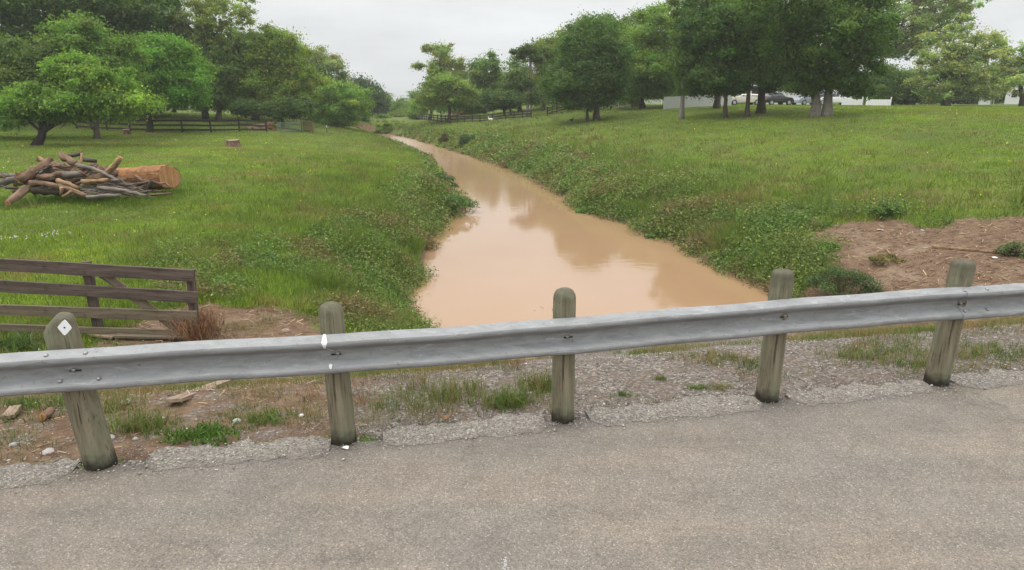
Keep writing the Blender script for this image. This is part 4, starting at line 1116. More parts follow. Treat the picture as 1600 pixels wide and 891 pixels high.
def car(label, u, Y, rz, mat, L=4.4, W=1.75, H=1.45, style='hatch', dz=0.0):
    p = gp(u, Y); root = empty('parked_car', (p[0], p[1], gz(*p) + dz), rz); tag(root, label, 'car', None)
    hl = L / 2
    low = [(-hl, 0.30), (-hl + 0.05, 0.62), (-hl + 0.25, 0.86), (-hl * 0.42, 0.95), (hl * 0.55, 0.93), (hl - 0.1, 0.86), (hl, 0.6), (hl - 0.03, 0.30)]
    mb = MB()
    for (poly, wf, wt) in ((low, W / 2, W / 2 - 0.05),):
        n = len(poly)
        V = [(a, sg * (W / 2 - (0.06 if z < 0.4 or z > 0.8 else 0)), z) for sg in (-1, 1) for a, z in poly]
        F = [tuple(range(n)), tuple(range(2 * n - 1, n - 1, -1))] + [(i, n + i, n + (i + 1) % n, (i + 1) % n) for i in range(n)]
        mb.add(V, F)
    body = mb.build('body', M[mat], root, bevel=0.05)
    if style == 'sedan': cab = [(-hl * 0.42, 0.93), (-hl * 0.12, H - 0.06), (hl * 0.25, H), (hl * 0.42, H - 0.08), (hl * 0.72, 0.92)]
    else: cab = [(-hl * 0.45, 0.93), (-hl * 0.16, H - 0.06), (hl * 0.2, H), (hl * 0.78, H - 0.06), (hl * 0.93, 0.92)]
    n = len(cab)
    V = [(a, sg * (W / 2 - 0.08 - (0.16 if z > 1.1 else 0)), z) for sg in (-1, 1) for a, z in cab]
    mb = MB(); mb.add(V, [tuple(range(n)), tuple(range(2 * n - 1, n - 1, -1))] + [(i, n + i, n + (i + 1) % n, (i + 1) % n) for i in range(n)])
    mb.build('cabin', M[mat], root, bevel=0.05)
    for sg in (-1, 1):            # side windows
        a0, a1 = cab[0][0] + 0.28, cab[-1][0] - 0.25
        t0, t1 = cab[1][0] + 0.08, cab[3][0] - 0.06
        mid_ = (a0 + a1) / 2
        for q0, q1, s0, s1 in ((a0, mid_ - 0.05, t0, (t0 + t1) / 2 - 0.05), (mid_ + 0.05, a1, (t0 + t1) / 2 + 0.05, t1)):
            yb, yt = sg * (W / 2 - 0.085), sg * (W / 2 - 0.232)
            o_ = sg * 0.012
            mb = MB(); mb.add([(q0, yb + o_, 0.99), (q1, yb + o_, 0.99), (s1, yt + o_, H - 0.12), (s0, yt + o_, H - 0.12)], [(0, 1, 2, 3)]); mb.build('window', M['glass_dark'], root)
    for a, c, nm in ((cab[0], cab[1], 'windscreen'), (cab[-1], cab[-2], 'rear_window')):
        dx = -0.012 if nm == 'windscreen' else 0.012
        lo, hi = 0.15, 0.88
        A = [a[0] + (c[0] - a[0]) * lo, a[1] + (c[1] - a[1]) * lo]; B = [a[0] + (c[0] - a[0]) * hi, a[1] + (c[1] - a[1]) * hi]
        mb = MB(); mb.add([(A[0] + dx, -W / 2 + 0.2, A[1] + 0.01), (A[0] + dx, W / 2 - 0.2, A[1] + 0.01), (B[0] + dx, W / 2 - 0.3, B[1] + 0.01), (B[0] + dx, -W / 2 + 0.3, B[1] + 0.01)], [(0, 1, 2, 3)]); mb.build(nm, M['glass_dark'], root)
    for ax in (-hl * 0.62, hl * 0.62):
        for sg in (-1, 1):
            y = sg * (W / 2 - 0.08)
            mb = MB(); mb.tube([(ax, y - 0.1, 0.31), (ax, y - 0.09, 0.31), (ax, y + 0.09, 0.31), (ax, y + 0.1, 0.31)], [0.27, 0.31, 0.31, 0.27], 16); wh = mb.build('wheel', M['tyre'], root)
            mb = MB(); mb.tube([(ax, y + sg * 0.09, 0.31), (ax, y + sg * 0.115, 0.31)], [0.2, 0.17], 12); mb.build('rim', M['rim'], wh)
    for sg in (-1, 1):
        mb = MB(); mb.box((-hl + 0.10, sg * (W / 2 - 0.3), 0.70), (0.12, 0.32, 0.13)); mb.build('headlight', M['lamp_clear'], root)
        mb = MB(); mb.box((hl - 0.06, sg * (W / 2 - 0.22), 0.74), (0.1, 0.2, 0.18)); mb.build('tail_light', M['lamp_red'], root)
    return root
car('black sedan parked before the white garage door', 1212, 78, R(180 + 12), 'car_black', style='sedan', L=3.6)
car('silver blue hatchback parked left of the massive twin trunked tree', 1262, 80, R(20), 'car_silver')
car('white hatchback parked right of the massive twin trunked tree', 1300, 80, R(-12), 'car_white', L=4.0)
car('white car with a big dark tyre showing between two slim tree trunks', 1160, 76, R(4), 'car_cream', L=4.2, H=1.25)
car('white car half hidden by the grey board fence', 1108, 78, R(10), 'car_white', H=1.75)
car('white car on the far drive beyond the short climbing fence', 874, 100, R(30), 'car_white', dz=0.1)

# ------------------------------------------------------------------ left: gate, bricks, stakes, stumps
ga, gb = on_ground(434, 207), on_ground(472, 207)
root = empty('tube_gate', tuple(ga), math.atan2(gb[1] - ga[1], gb[0] - ga[0])); tag(root, 'grey-green metal tube gate at the end of the black plank fence', 'gate')
L = float(np.hypot(gb[0] - ga[0], gb[1] - ga[1]))
mb = MB(); mb.tube([(0, 0, 0.08), (0, 0, 0.82), (L - 0.1, 0, 0.82), (L - 0.1, 0, 0.08), (0, 0, 0.08)], 0.028, 6); mb.build('frame', M['gate_green'], root)
for i in range(4):
    mb = MB(); mb.tube([(0.03, 0, 0.22 + 0.15 * i), (L - 0.13, 0, 0.22 + 0.15 * i)], 0.02, 6); mb.build('bar', M['gate_green'], root)
mb = MB(); mb.tube([(L, 0, -0.3), (L, 0, 1.15)], 0.06, 8); mb.build('post', M['rust'], root)
pa = on_ground(475, 205); pb_ = on_ground(489, 209)
root = empty('mesh_panel', tuple(pa), math.atan2(pb_[1] - pa[1], pb_[0] - pa[0])); tag(root, 'rusty brown mesh fence panel beside the tube gate', 'fence panel')
L = float(np.hypot(pb_[0] - pa[0], pb_[1] - pa[1])); L = max(L, 1.2)
dzp = float(pb_[2] - pa[2])
mb = MB(); mb.tube([(0, 0, 0.1), (0, 0, 1.1), (L, 0, 1.02 + dzp), (L, 0, 0.05 + dzp), (0, 0, 0.1)], 0.03, 6); mb.build('frame', M['rust'], root)
mb = MB()
for i in range(1, 24): mb.box((L * i / 24, 0, 0.55 + dzp * i / 24), (0.018, 0.012, 0.95))
for i in range(1, 8): mb.box((L / 2, 0.014, 0.1 + i * 0.13 + dzp / 2), (L, 0.012, 0.02))
mb.build('mesh', M['rust'], root)
mb = MB(); mb.box((L + 0.05, 0, 0.5 + dzp), (0.11, 0.11, 1.3)); mb.build('post', M['rust'], root)

def brick_stack(label, a, c, h, rows, m, seed):
    r = random.Random(seed); root = empty('brick_stack', tuple(a), math.atan2(c[1] - a[1], c[0] - a[0])); tag(root, label, 'bricks')
    L = float(np.hypot(c[0] - a[0], c[1] - a[1])); mb = MB(); n = max(2, int(L / 0.3)); bh = h / rows
    for j in range(rows):
        for i in range(n):
            if r.random() < 0.08 * j: continue
            mb.box((L * (i + 0.5 + (0.3 if j % 2 else 0)) / n, r.uniform(-0.05, 0.3), bh * (j + 0.5)), (L / n * 0.9, 0.5, bh * 0.92), Matrix.Rotation(r.uniform(-0.08, 0.08), 3, 'Z'))
    mb.build('bricks', M[m], root)
brick_stack('small pile of red bricks between the black fence and the tube gate', on_ground(418, 204.5), on_ground(432, 204.5), 0.75, 6, 'brick', 1)
brick_stack('long low stack of pinkish bricks behind the black plank fence', on_ground(384, 204), on_ground(415, 204), 0.5, 4, 'brick_pink', 2)

def stake(label, u, v, h, m, top=None):
    g = on_ground(u, v); root = empty('stake', tuple(g)); tag(root, label, 'stake')
    mb = MB(); mb.tube([(0, 0, -0.2), (0.01, 0, h)], [0.045, 0.04], 7); mb.build('shaft', M[m], root)
    if top: mb = MB(); mb.lathe([(0.055, h - 0.22), (0.06, h - 0.02), (0.03, h + 0.02)], 8); mb.build('cap', M[top], root)
stake('thin grey stake with a white cap in the grass right of the mesh panel', 511, 208, 0.75, 'rust', 'white_paint')
stake('short orange brown stake at the left creek bank before the bushy tree', 532, 208, 0.62, 'stake_orange')

def stump(label, u, v, r, h, seed):
    g = on_ground(u, v); rr = np.random.default_rng(seed)
    root = empty('tree_stump', tuple(g)); tag(root, label, 'stump')
    n = 22; ph = rr.uniform(0, 6, 3)
    w = np.array([1 + 0.06 * math.sin(3 * a + ph[0]) + 0.05 * math.sin(5 * a + ph[1]) + 0.03 * math.sin(11 * a) for a in np.linspace(0, 2 * np.pi, n, False)])
    V, F = [], []
    for (f, z) in ((1.5, -0.1), (1.22, 0.05), (1.08, 0.18), (1.0, h * 0.6), (0.98, h)):
        for k in range(n):
            a = 2 * math.pi * k / n; q = r * f * (1 + (w[k] - 1) * (1.6 if z < 0.2 else 1))
            V.append((q * math.cos(a), q * math.sin(a), z + (0.03 * math.sin(a) if z == h else 0)))
    for i in range(4):
        for k in range(n): F.append((i * n + k, i * n + (k + 1) % n, (i + 1) * n + (k + 1) % n, (i + 1) * n + k))
    mb = MB(); mb.add(V, F); mb.build('bark', M['log_brown'], root)
    mb = MB(); mb.add([V[4 * n + k] for k in range(n)], [tuple(range(n))]); mb.build('cut_face', M['plank_wood'], root)
stump('wide reddish tree stump standing alone in the left field', 365, 230, 0.41, 0.46, 4)
stump('small stump beside the black plank fence, under the bright tree', 198, 211, 0.26, 0.42, 5)

# birds
def bird(label, u, v, s, rz, m, name, neck=1.0):
    g = on_ground(u, v); root = empty(name, tuple(g), rz); tag(root, label, 'bird')
    mb = MB()
    mb.tube([(-0.42 * s, 0, 0.34 * s), (-0.30 * s, 0, 0.30 * s), (-0.12 * s, 0, 0.27 * s), (0.10 * s, 0, 0.27 * s), (0.24 * s, 0, 0.33 * s), (0.29 * s, 0, 0.42 * s), (0.30 * s, 0, 0.42 * s + 0.14 * s * neck), (0.33 * s, 0, 0.50 * s + 0.18 * s * neck), (0.40 * s, 0, 0.51 * s + 0.18 * s * neck), (0.45 * s, 0, 0.50 * s + 0.18 * s * neck)],
            [0.02 * s, 0.10 * s, 0.18 * s, 0.19 * s, 0.13 * s, 0.075 * s, 0.05 * s, 0.06 * s, 0.055 * s, 0.02 * s], 12)
    b_ = mb.build('body', M[m], root, smooth=True)
    mb = MB(); mb.tube([(0.44 * s, 0, 0.5 * s + 0.18 * s * neck), (0.53 * s, 0, 0.48 * s + 0.18 * s * neck)], [0.03 * s, 0.012 * s], 7, flatten=0.6); mb.build('bill', M['bill_orange'], root)
    for sg in (-1, 1):
        mb = MB(); mb.tube([(0.0, sg * 0.08 * s, 0.14 * s), (0.01, sg * 0.08 * s, 0.0), (0.07 * s, sg * 0.08 * s, 0.0)], [0.022 * s, 0.016 * s, 0.02 * s], 6); mb.build('leg', M['bill_orange'], root)
bird('white goose on the grass in front of the right black fence', 767, 190, 0.85, R(180), 'feather_white', 'goose', 0.5)
bird('small black bird on the grass left of the large dark tree', 893, 190, 0.55, R(20), 'feather_black', 'black_bird', 0.4)
# scrap boards inside the fenced yard
g = on_ground(712, 184.5); root = empty('board_pile', tuple(g)); tag(root, 'pile of red and tan scrap boards behind the right black fence', 'boards')
rr = random.Random(8)
for i in range(12):
    L = rr.uniform(0.8, 1.8); mb = MB()
    rot = Matrix.Rotation(rr.uniform(-0.5, 0.5), 3, 'Z') @ Matrix.Rotation(rr.choice([-1, 1]) * rr.uniform(0.1, 0.9), 3, 'Y')
    mb.box((0, 0, 0), (L, 0.16, 0.04), rot)
    mb.build('board', M['red_paint' if i % 2 else 'tan_board'], root, (rr.uniform(-1.2, 1.2), rr.uniform(-0.4, 0.4), 0.25 + rr.uniform(0, 0.35)))

# ------------------------------------------------------------------ the log pile
ZUP = Vector((0, 0, 1))
def log(label, pts, r, mat, group=None, name='log', cut=None, taper=0.8, seed=0, n=13, flatten=0.9, knob=0.10, even=0.10):
    """pts: (u, v, Y) along the axis; local z runs along the log so that the grain follows it"""
    rr = random.Random(seed * 7 + 3)
    W = [Vector(at_y(*p)) for p in pts]
    r = r * (0.86 if 0.08 < r < 0.3 else 1)
    o0 = W[0]; ax = (W[-1] - W[0]).normalized()
    q = ax.to_track_quat('Z', 'Y')
    inv = q.inverted()
    loc = [inv @ (w - o0) for w in W]
    # subdivide
    fine_ = []
    for a, c in zip(loc[:-1], loc[1:]):
        k = max(2, int((c - a).length / 0.16))
        fine_ += [a.lerp(c, i / k) for i in range(k)]
    fine_.append(loc[-1])
    for i in range(1, len(fine_) - 1): fine_[i] = fine_[i] + Vector((rr.uniform(-1, 1), rr.uniform(-1, 1), 0)) * (r * 0.24 if r < 0.3 else 0.012)
    m = len(fine_)
    rad = [r * (1 - (1 - taper) * i / (m - 1)) * (1 + rr.uniform(-even, even)) for i in range(m)]
    mb = MB(); mb.tube(fine_, rad, n, True, flatten, knob, rr)
    o = mb.build(name, M[mat], None, tuple(o0), smooth=False)
    o.rotation_mode = 'QUATERNION'; o.rotation_quaternion = q
    md = o.data; md.polygons.foreach_set('use_smooth', np.array([len(p.vertices) == 4 for p in md.polygons]))
    tag(o, label, 'log' if r > 0.07 else 'branch', group)
    if cut is not None:
        for e_, on in zip((0, -1), cut):
            if not on: continue
            d = (fine_[1] - fine_[0]).normalized() * -1 if e_ == 0 else (fine_[-1] - fine_[-2]).normalized()
            mb = MB(); p0 = fine_[e_]; mb.tube([p0 + d * 0.001, p0 + d * 0.012], [rad[e_] * 0.93, rad[e_] * 0.90], n, True, flatten)
            c_ = mb.build('cut_end', M['cut_wood'], o)
    return o
LG = 'logs heaped in the pile'
B0 = 21.4
log('huge orange felled trunk with a round face, lying at the right end of the pile', [(176, 279, 23.6), (215, 278, 23.0), (250, 277, 22.4), (265, 277, 22.1)], 0.40, 'log_orange', name='felled_trunk', taper=1.06, seed=1, n=26, cut=(0, 1), knob=0.09, even=0.03)
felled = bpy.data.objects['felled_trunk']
for i, (z0, z1, ang, w_) in enumerate([(0.3, 1.5, 4.4, 0.07), (0.9, 2.2, 3.9, 0.09), (0.2, 1.1, 5.2, 0.06), (1.4, 2.5, 4.8, 0.05), (0.5, 1.8, 3.3, 0.08)]):  # dark strips of hanging bark, added to stand in for the trunk's shadowed recess
    mb = MB(); mb.tube([(0.40 * math.cos(ang + q * 0.06) , 0.40 * math.sin(ang + q * 0.06), z0 + (z1 - z0) * q / 5) for q in range(6)], [0.02, w_, w_ * 1.1, w_, w_ * 0.7, 0.02], 7, True, 0.8, 0.2, random.Random(i)); mb.build('bark_shade_strip', M['bark'], felled)
log('thick brown log propped diagonally at the left end with an orange broken foot', [(31, 284, 20.6), (52, 269, 20.9), (80, 249, 21.5)], 0.21, 'log_brown', seed=2, n=12, cut=(1, 0), taper=0.7)
log('short thick brown limb sticking out to the lower left of the pile', [(41, 294, 20.4), (32, 305, 20.0), (12, 318, 19.4)], 0.145, 'log_brown', seed=3, taper=0.75, cut=(0, 1))
log('smooth brown log lying across the top of the pile', [(96, 242, 21.9), (108, 249, 21.7), (121, 257, 21.5)], 0.16, 'log_brown', seed=4, cut=(1, 0))
log('yellow split stick standing near the top of the pile', [(128, 240, 21.2), (126, 250, 21.1), (112, 270, 20.9)], 0.075, 'log_tan', seed=5, flatten=0.5, cut=(1, 0))
log('long smooth grey bough slanting down across the right side of the pile', [(122, 259, 20.9), (145, 262, 20.8), (168, 274, 20.7), (188, 284, 20.6)], 0.085, 'log_grey', seed=6, taper=0.7)
log('curved tan log rising to a cut tip at the right of the pile', [(188, 246, 20.9), (179, 259, 20.9), (164, 273, 20.9), (140, 280, 20.9), (106, 284, 20.9)], 0.105, 'log_tan', seed=7, taper=1.25, cut=(1, 0))
log('short brown log with a pale cut end in the middle of the pile', [(62, 279, 20.6), (80, 276, 20.7), (100, 272, 20.8)], 0.16, 'log_brown', seed=8, cut=(1, 0))
log('short grey-barked log right of the pale cut end', [(100, 274, 20.7), (128, 271, 20.8)], 0.15, 'log_grey', seed=9, cut=(0, 1))
log('thick olive brown log under the yellow split stick', [(84, 258, 21.2), (116, 265, 21.0)], 0.17, 'log_brown', seed=10, cut=(1, 0))
log('long brown log low in the pile at the left', [(48, 287, 20.5), (72, 287, 20.5), (98, 295, 20.4)], 0.12, 'log_brown', seed=11)
log('brown log slanting down to the grass in front of the pile', [(92, 290, 20.3), (115, 298, 20.2), (136, 307, 20.0)], 0.10, 'log_brown', seed=12, taper=0.85)
log('pale tan log with a cut end in the middle front of the pile', [(90, 282, 20.4), (108, 287, 20.3), (122, 294, 20.3)], 0.09, 'log_tan', seed=13, cut=(0, 1))
log('grey pole lying on the grass along the front of the pile', [(136, 308, 19.9), (160, 307, 19.9), (188, 305, 19.9)], 0.07, 'log_grey', seed=14)
log('long grey weathered bough low on the right front of the pile', [(154, 294, 20.3), (190, 297, 20.2), (228, 306, 20.0)], 0.075, 'log_grey', seed=15, taper=0.6)
log('pale brown log at the front right under the grey bough', [(128, 284, 20.5), (150, 283, 20.5), (170, 281, 20.6)], 0.09, 'log_tan', seed=16)
log('curved brown branch arching in front of the felled trunk', [(212, 275, 21.0), (222, 283, 20.9), (245, 286, 20.8), (259, 287, 20.8), (268, 294, 20.7)], 0.06, 'log_brown', seed=17, taper=0.6, name='branch')
log('thin black forked stick standing before the felled trunk', [(237, 283, 20.7), (230, 294, 20.6), (228, 307, 20.5)], 0.055, 'bark_dark', seed=18, taper=1.0, name='branch')
log('brown pole lying on the grass right of the black stick', [(235, 305, 20.5), (250, 304, 20.6), (268, 302, 20.8)], 0.05, 'log_brown', seed=19, name='branch')
log('grey limb reaching out of the photo at the left end of the pile', [(-14, 276, 21.5), (8, 274, 21.4), (28, 275, 21.2)], 0.10, 'log_grey', seed=20)
log('thick grey log half out of the photo at the lower left of the pile', [(-16, 290, 20.9), (6, 284, 20.9), (26, 280, 20.9)], 0.15, 'log_grey', seed=21, cut=(0, 1))
log('dark log at the top back of the pile', [(106, 244, 22.1), (128, 240, 22.2)], 0.10, 'bark', seed=22)
log('dark broken log behind the yellow split stick', [(126, 248, 21.8), (150, 252, 21.8)], 0.11, 'bark', seed=23)
log('splintered pale log end poking out at the upper left of the pile', [(60, 248, 21.5), (70, 252, 21.5), (82, 262, 21.5)], 0.11, 'log_tan', seed=24, cut=(1, 0), knob=0.15)
log('orange broken chunk at the left foot of the pile', [(25, 274, 21.1), (40, 276, 21.2)], 0.19, 'log_orange', seed=25, knob=0.18, cut=(1, 1))
log('dark heavy log at the bottom centre of the pile', [(52, 298, 20.8), (80, 299, 20.8), (110, 300, 20.9)], 0.16, 'bark', seed=26)
log('dark heavy log filling the heart of the pile', [(70, 272, 21.5), (120, 276, 21.5), (165, 285, 21.6)], 0.28, 'bark', seed=27)
log('brown log at the back of the pile beside the felled trunk', [(140, 262, 22.0), (165, 268, 22.2), (182, 272, 22.4)], 0.22, 'log_brown', seed=28, cut=(1, 0))
log('short pale stub standing on the grass at the pile front', [(96, 293, 20.1), (95, 304, 20.1)], 0.06, 'log_tan', seed=29)
log('short tan stick leaning on the pile front', [(112, 298, 20.1), (98, 308, 20.0)], 0.05, 'log_tan', seed=30, name='branch')
rs = random.Random(12)
SG = 'thin grey branches strewn along the front of the log pile'
for i in range(60):
    u = rs.uniform(118, 232); v = rs.uniform(284, 306)
    a = rs.uniform(-0.5, 0.5); Lp = rs.uniform(8, 26)
    Yb = 20.2 + (306 - v) * 0.03
    log('thin weathered branch among the grey brushwood at the front of the log pile', [(u - Lp * math.cos(a), v - Lp * 0.6 * math.sin(a), Yb), (u, v + rs.uniform(-2, 2), Yb + rs.uniform(-0.1, 0.1)), (u + Lp * math.cos(a), v + Lp * 0.6 * math.sin(a), Yb)], rs.uniform(0.014, 0.036), rs.choice(['log_grey', 'log_grey', 'log_brown']), SG, 'branch', seed=100 + i, n=6, taper=0.6)
UG = 'short broken sticks heaped among the logs of the pile'
for i in range(64):
    u = rs.uniform(22, 172); top = 252 + abs(u - 110) * 0.28; v = rs.uniform(top, 300)
    a = rs.uniform(-1.2, 1.2); Lp = rs.uniform(6, 18)
    Yb = 20.9 + (290 - v) * 0.012 + rs.uniform(-0.2, 0.3)
    log('short broken stick lying among the stacked logs of the pile', [(u - Lp * math.cos(a), v - Lp * 0.7 * math.sin(a), Yb), (u + Lp * math.cos(a), v + Lp * 0.7 * math.sin(a), Yb + 0.1)], rs.uniform(0.02, 0.062), rs.choice(['log_grey', 'log_brown', 'log_tan', 'bark', 'log_brown']), UG, 'branch', seed=200 + i, n=7, taper=0.7)

TG = 'long crooked branches poking out of the log pile'
for i in range(46):
    u = rs.uniform(10, 205); top = 250 + abs(u - 112) * 0.26; v = rs.uniform(top, 296)
    a = rs.choice([rs.uniform(-0.7, 0.7), rs.uniform(-0.3, 0.3), rs.uniform(-1.2, 1.2)]); Lp = rs.uniform(14, 30)
    Yb = 20.75 + (290 - v) * 0.012 + rs.uniform(-0.25, 0.15)
    pts = [(u + q * Lp * math.cos(a) + rs.uniform(-2, 2), min(v + q * Lp * 0.55 * math.sin(a) + rs.uniform(-2.5, 2.5), 305), Yb + rs.uniform(-0.08, 0.08)) for q in (-1, -0.4, 0.3, 1)]
    log('long crooked weathered branch among the many poking out of the log pile', pts, rs.uniform(0.018, 0.048), rs.choice(['log_grey', 'log_brown', 'log_brown', 'bark']), TG, 'branch', seed=400 + i, n=7, taper=0.45)

# ------------------------------------------------------------------ broken plank fence at the left
FY = 9.25
root = empty('plank_fence', tuple(at_y(297, 520, FY))); tag(root, 'weathered brown plank fence with a diagonal brace, sagging at its broken end', 'fence')
FO = np.array(root.location)
def plank(a, c, wpx, dy, mat, name='rail', th=0.045, parent=None, org=None, label=None, bow=0.0):
    """a, c: photo pixels of the plank's centre line ends (u, v, Y)"""
    A, B = Vector(at_y(*a)), Vector(at_y(*c))
    A.y += dy; B.y += dy
    d = B - A; L = d.length; mid_ = (A + B) / 2
    ax = d.normalized()
    up = ZUP - ax * ax.dot(ZUP); up.normalize(); sd = up.cross(ax)
    h = wpx
    n = 8; V = []
    rr = random.Random(int(a[0] * 13 + a[1]))
    for i in range(n + 1):
        t = i / n - 0.5
        jz = rr.uniform(-0.004, 0.004) + bow * (0.25 - t * t)
        hh = h / 2 + rr.uniform(-0.004, 0.004)
        for (p, q) in ((-th / 2, -hh), (th / 2, -hh), (th / 2, hh), (-th / 2, hh)):
            V.append((t * L, p, q + jz))
    F = [(3, 2, 1, 0), (4 * n, 4 * n + 1, 4 * n + 2, 4 * n + 3)]
    for i in range(n):
        for k in range(4): F.append((4 * i + k, 4 * i + (k + 1) % 4, 4 * i + 4 + (k + 1) % 4, 4 * i + 4 + k))
    mb = MB(); mb.add(V, F)
    o = mb.build(name, M[mat], parent, bevel=0.004)
    Mx = Matrix((ax, sd, up)).transposed().to_4x4()
    o.matrix_world = Matrix.Translation(mid_) @ Mx if parent is None else Matrix.Translation(mid_)
    if parent is not None:
        o.location = mid_ - Vector(org); o.rotation_mode = 'QUATERNION'; o.rotation_quaternion = Matrix((ax, sd, up)).transposed().to_quaternion()
    return o
for (v0, v1, u1, w, dm) in ((413.5, 431, 302, 0.188, 'fence_wood'), (447, 464.5, 308, 0.180, 'fence_wood'), (484, 494.5, 308, 0.170, 'fence_wood_pale'), (512, 522.5, 305, 0.12, 'fence_wood_pale')):
    k = (v1 - v0) / u1
    plank((-210, v0 - 210 * k, FY), (u1, v1, FY), w, 0.0, dm, 'rail', 0.04, root, FO)
plank((128, 411, FY), (150, 525, FY), 0.12, 0.09, 'fence_wood', 'post', 0.09, root, FO).name = 'post'
plank((293, 424, FY), (302, 530, FY), 0.10, 0.085, 'fence_wood', 'post', 0.09, root, FO)
plank((-150, 400, FY), (-148, 525, FY), 0.12, 0.09, 'fence_wood', 'post', 0.09, root, FO)
plank((158, 428, FY), (303, 535, FY), 0.150, 0.028, 'fence_wood_pale', 'brace', 0.022, root, FO)

def ground_plank(label, a, c, w, mat, lift=0.03, name='loose_plank', cat='plank', th=0.035):
    A, B = on_ground(*a), on_ground(*c)
    ax = Vector(B - A); L = ax.length; ax.normalize()
    sd = ZUP.cross(ax).normalized(); up = ax.cross(sd)
    n = 6; V = []; rr = random.Random(int(a[0]))
    for i in range(n + 1):
        t = i / n - 0.5
        e0, e1 = rr.uniform(-0.008, 0.008), rr.uniform(-0.008, 0.008)
        for (p, q) in ((-w / 2 + e0, -th / 2), (w / 2 + e1, -th / 2), (w / 2 + e1, th / 2), (-w / 2 + e0, th / 2)): V.append((t * L, p, q))
    F = [(3, 2, 1, 0), (4 * n, 4 * n + 1, 4 * n + 2, 4 * n + 3)]
    for i in range(n):
        for k in range(4): F.append((4 * i + k, 4 * i + (k + 1) % 4, 4 * i + 4 + (k + 1) % 4, 4 * i + 4 + k))
    mb = MB(); mb.add(V, F); o = mb.build(name, M[mat], None, bevel=0.004)
    o.matrix_world = Matrix.Translation((Vector(A) + Vector(B)) / 2 + up * (lift + th / 2)) @ Matrix((ax, sd, up)).transposed().to_4x4()
    tag(o, label, cat); return o
ground_plank('fallen brown board lying along the foot of the broken plank fence', (183, 531), (291, 534), 0.14, 'fence_wood_pale', 0.05)
ground_plank('rotten reddish board fragment under the broken plank fence', (142, 526), (182, 531), 0.16, 'plank_wood', 0.03)
ground_plank('dark board half buried in dead grass at the fence foot', (196, 524), (300, 527), 0.12, 'fence_wood', 0.01)
ground_plank('splintered tan plank lying on the soil between the first two guardrail posts', (272, 640), (356, 604), 0.15, 'plank_wood', 0.05)
ground_plank('small square pale board scrap by the road at the far left', (13, 660), (26, 644), 0.10, 'plank_wood', 0.02, 'board_scrap', 'scrap wood')
ground_plank('thin splinter of wood lying on the road edge left of the leaning post', (74, 742), (106, 738), 0.018, 'plank_wood', 0.006, 'wood_splinter', 'scrap wood', 0.012)
o = log('small round brown wood chunk on the soil left of the leaning post', [(67, 656, 5.0), (81, 645, 5.12)], 0.042, 'log_brown', name='wood_chunk', seed=77, cut=(1, 0), taper=0.95)
z_ = gz(o.location.x, o.location.y); o.location.z = z_ + 0.045; o['category'] = 'scrap wood'
ground_plank('long thin bare stick lying on the brown soil behind the last post', (1455, 388), (1560, 397), 0.05, 'log_tan', 0.02, 'stick', 'stick', 0.04)
ground_plank('short pale stick on the brown soil right of the dark shrub', (1384, 391), (1394, 404), 0.03, 'log_tan', 0.02, 'stick', 'stick', 0.03)

def stone(label, u, v, s, mat='stone_grey', name='stone', seed=0, flat_=0.6, cat='stone'):
    r = random.Random(seed); g = on_ground(u, v)
    bm = bmesh.new(); bmesh.ops.create_icosphere(bm, subdivisions=2, radius=s)
    for vv_ in bm.verts:
        q = 1 + 0.22 * math.sin(vv_.co.x * 40 / s * 0.05 + seed) + r.uniform(-0.12, 0.12)
        vv_.co *= q; vv_.co.z *= flat_
    me = bpy.data.meshes.new(name); bm.to_mesh(me); bm.free(); me.materials.append(M[mat])
    o = link(bpy.data.objects.new(name, me)); o.location = (g[0], g[1], g[2] + s * flat_ * 0.4); o.rotation_euler = (0, 0, r.uniform(0, 6))
    tag(o, label, cat)
stone('white rounded stone beside the leaning post, above the rail', 59, 548, 0.035, 'litter_white', seed=1)
stone('pale lump of stone in the litter left of the leaning post', 22, 697, 0.03, 'stone_grey', seed=2)
stone('flat grey stone near the road edge left of the leaning post', 72, 710, 0.045, 'stone_grey', seed=3, flat_=0.35)
stone('grey stone among the weeds right of the leaning post', 196, 632, 0.05, seed=4)
stone('white flat stone in the weeds just right of the leaning post', 172, 688, 0.05, 'stone_grey', seed=5, flat_=0.4)
stone('tan angular stone on the dark soil left of the second post', 447, 519, 0.07, 'plank_wood', seed=6)
stone('grey speckled stone among weeds before the second post', 371, 661, 0.035, seed=7)
stone('white pebble by the grass left of the second post', 471, 652, 0.022, 'litter_white', seed=8)
def litter(label, u, v, s, seed, road_=False):
    r = random.Random(seed); g = on_ground(u, v) if not road_ else at_z(u, v, 0.004)
    V = [(math.cos(a) * s * r.uniform(0.5, 1.2), math.sin(a) * s * r.uniform(0.4, 1.0), 0.004 + r.uniform(0, 0.3) * s) for a in np.linspace(0, 2 * np.pi, 8, False)]
    V2 = [(x, y, z + 0.003) for x, y, z in V]
    mb = MB(); mb.add(V + V2, [tuple(range(7, -1, -1)), tuple(range(8, 16))] + [(i, (i + 1) % 8, 8 + (i + 1) % 8, 8 + i) for i in range(8)])
    o = mb.build('paper_scrap', M['litter_white'], None, tuple(g)); tag(o, label, 'litter')
litter('crumpled white scrap on the road at the foot of the second post', 541, 701, 0.035, 1, True)
litter('white scrap lying near the end of the long thin stick', 1554, 404, 0.09, 2)
litter('white scrap on the brown soil above the dark shrub', 1376, 360, 0.11, 3)
litter('tiny white scrap on the brown soil right of the bush', 1441, 361, 0.06, 4)
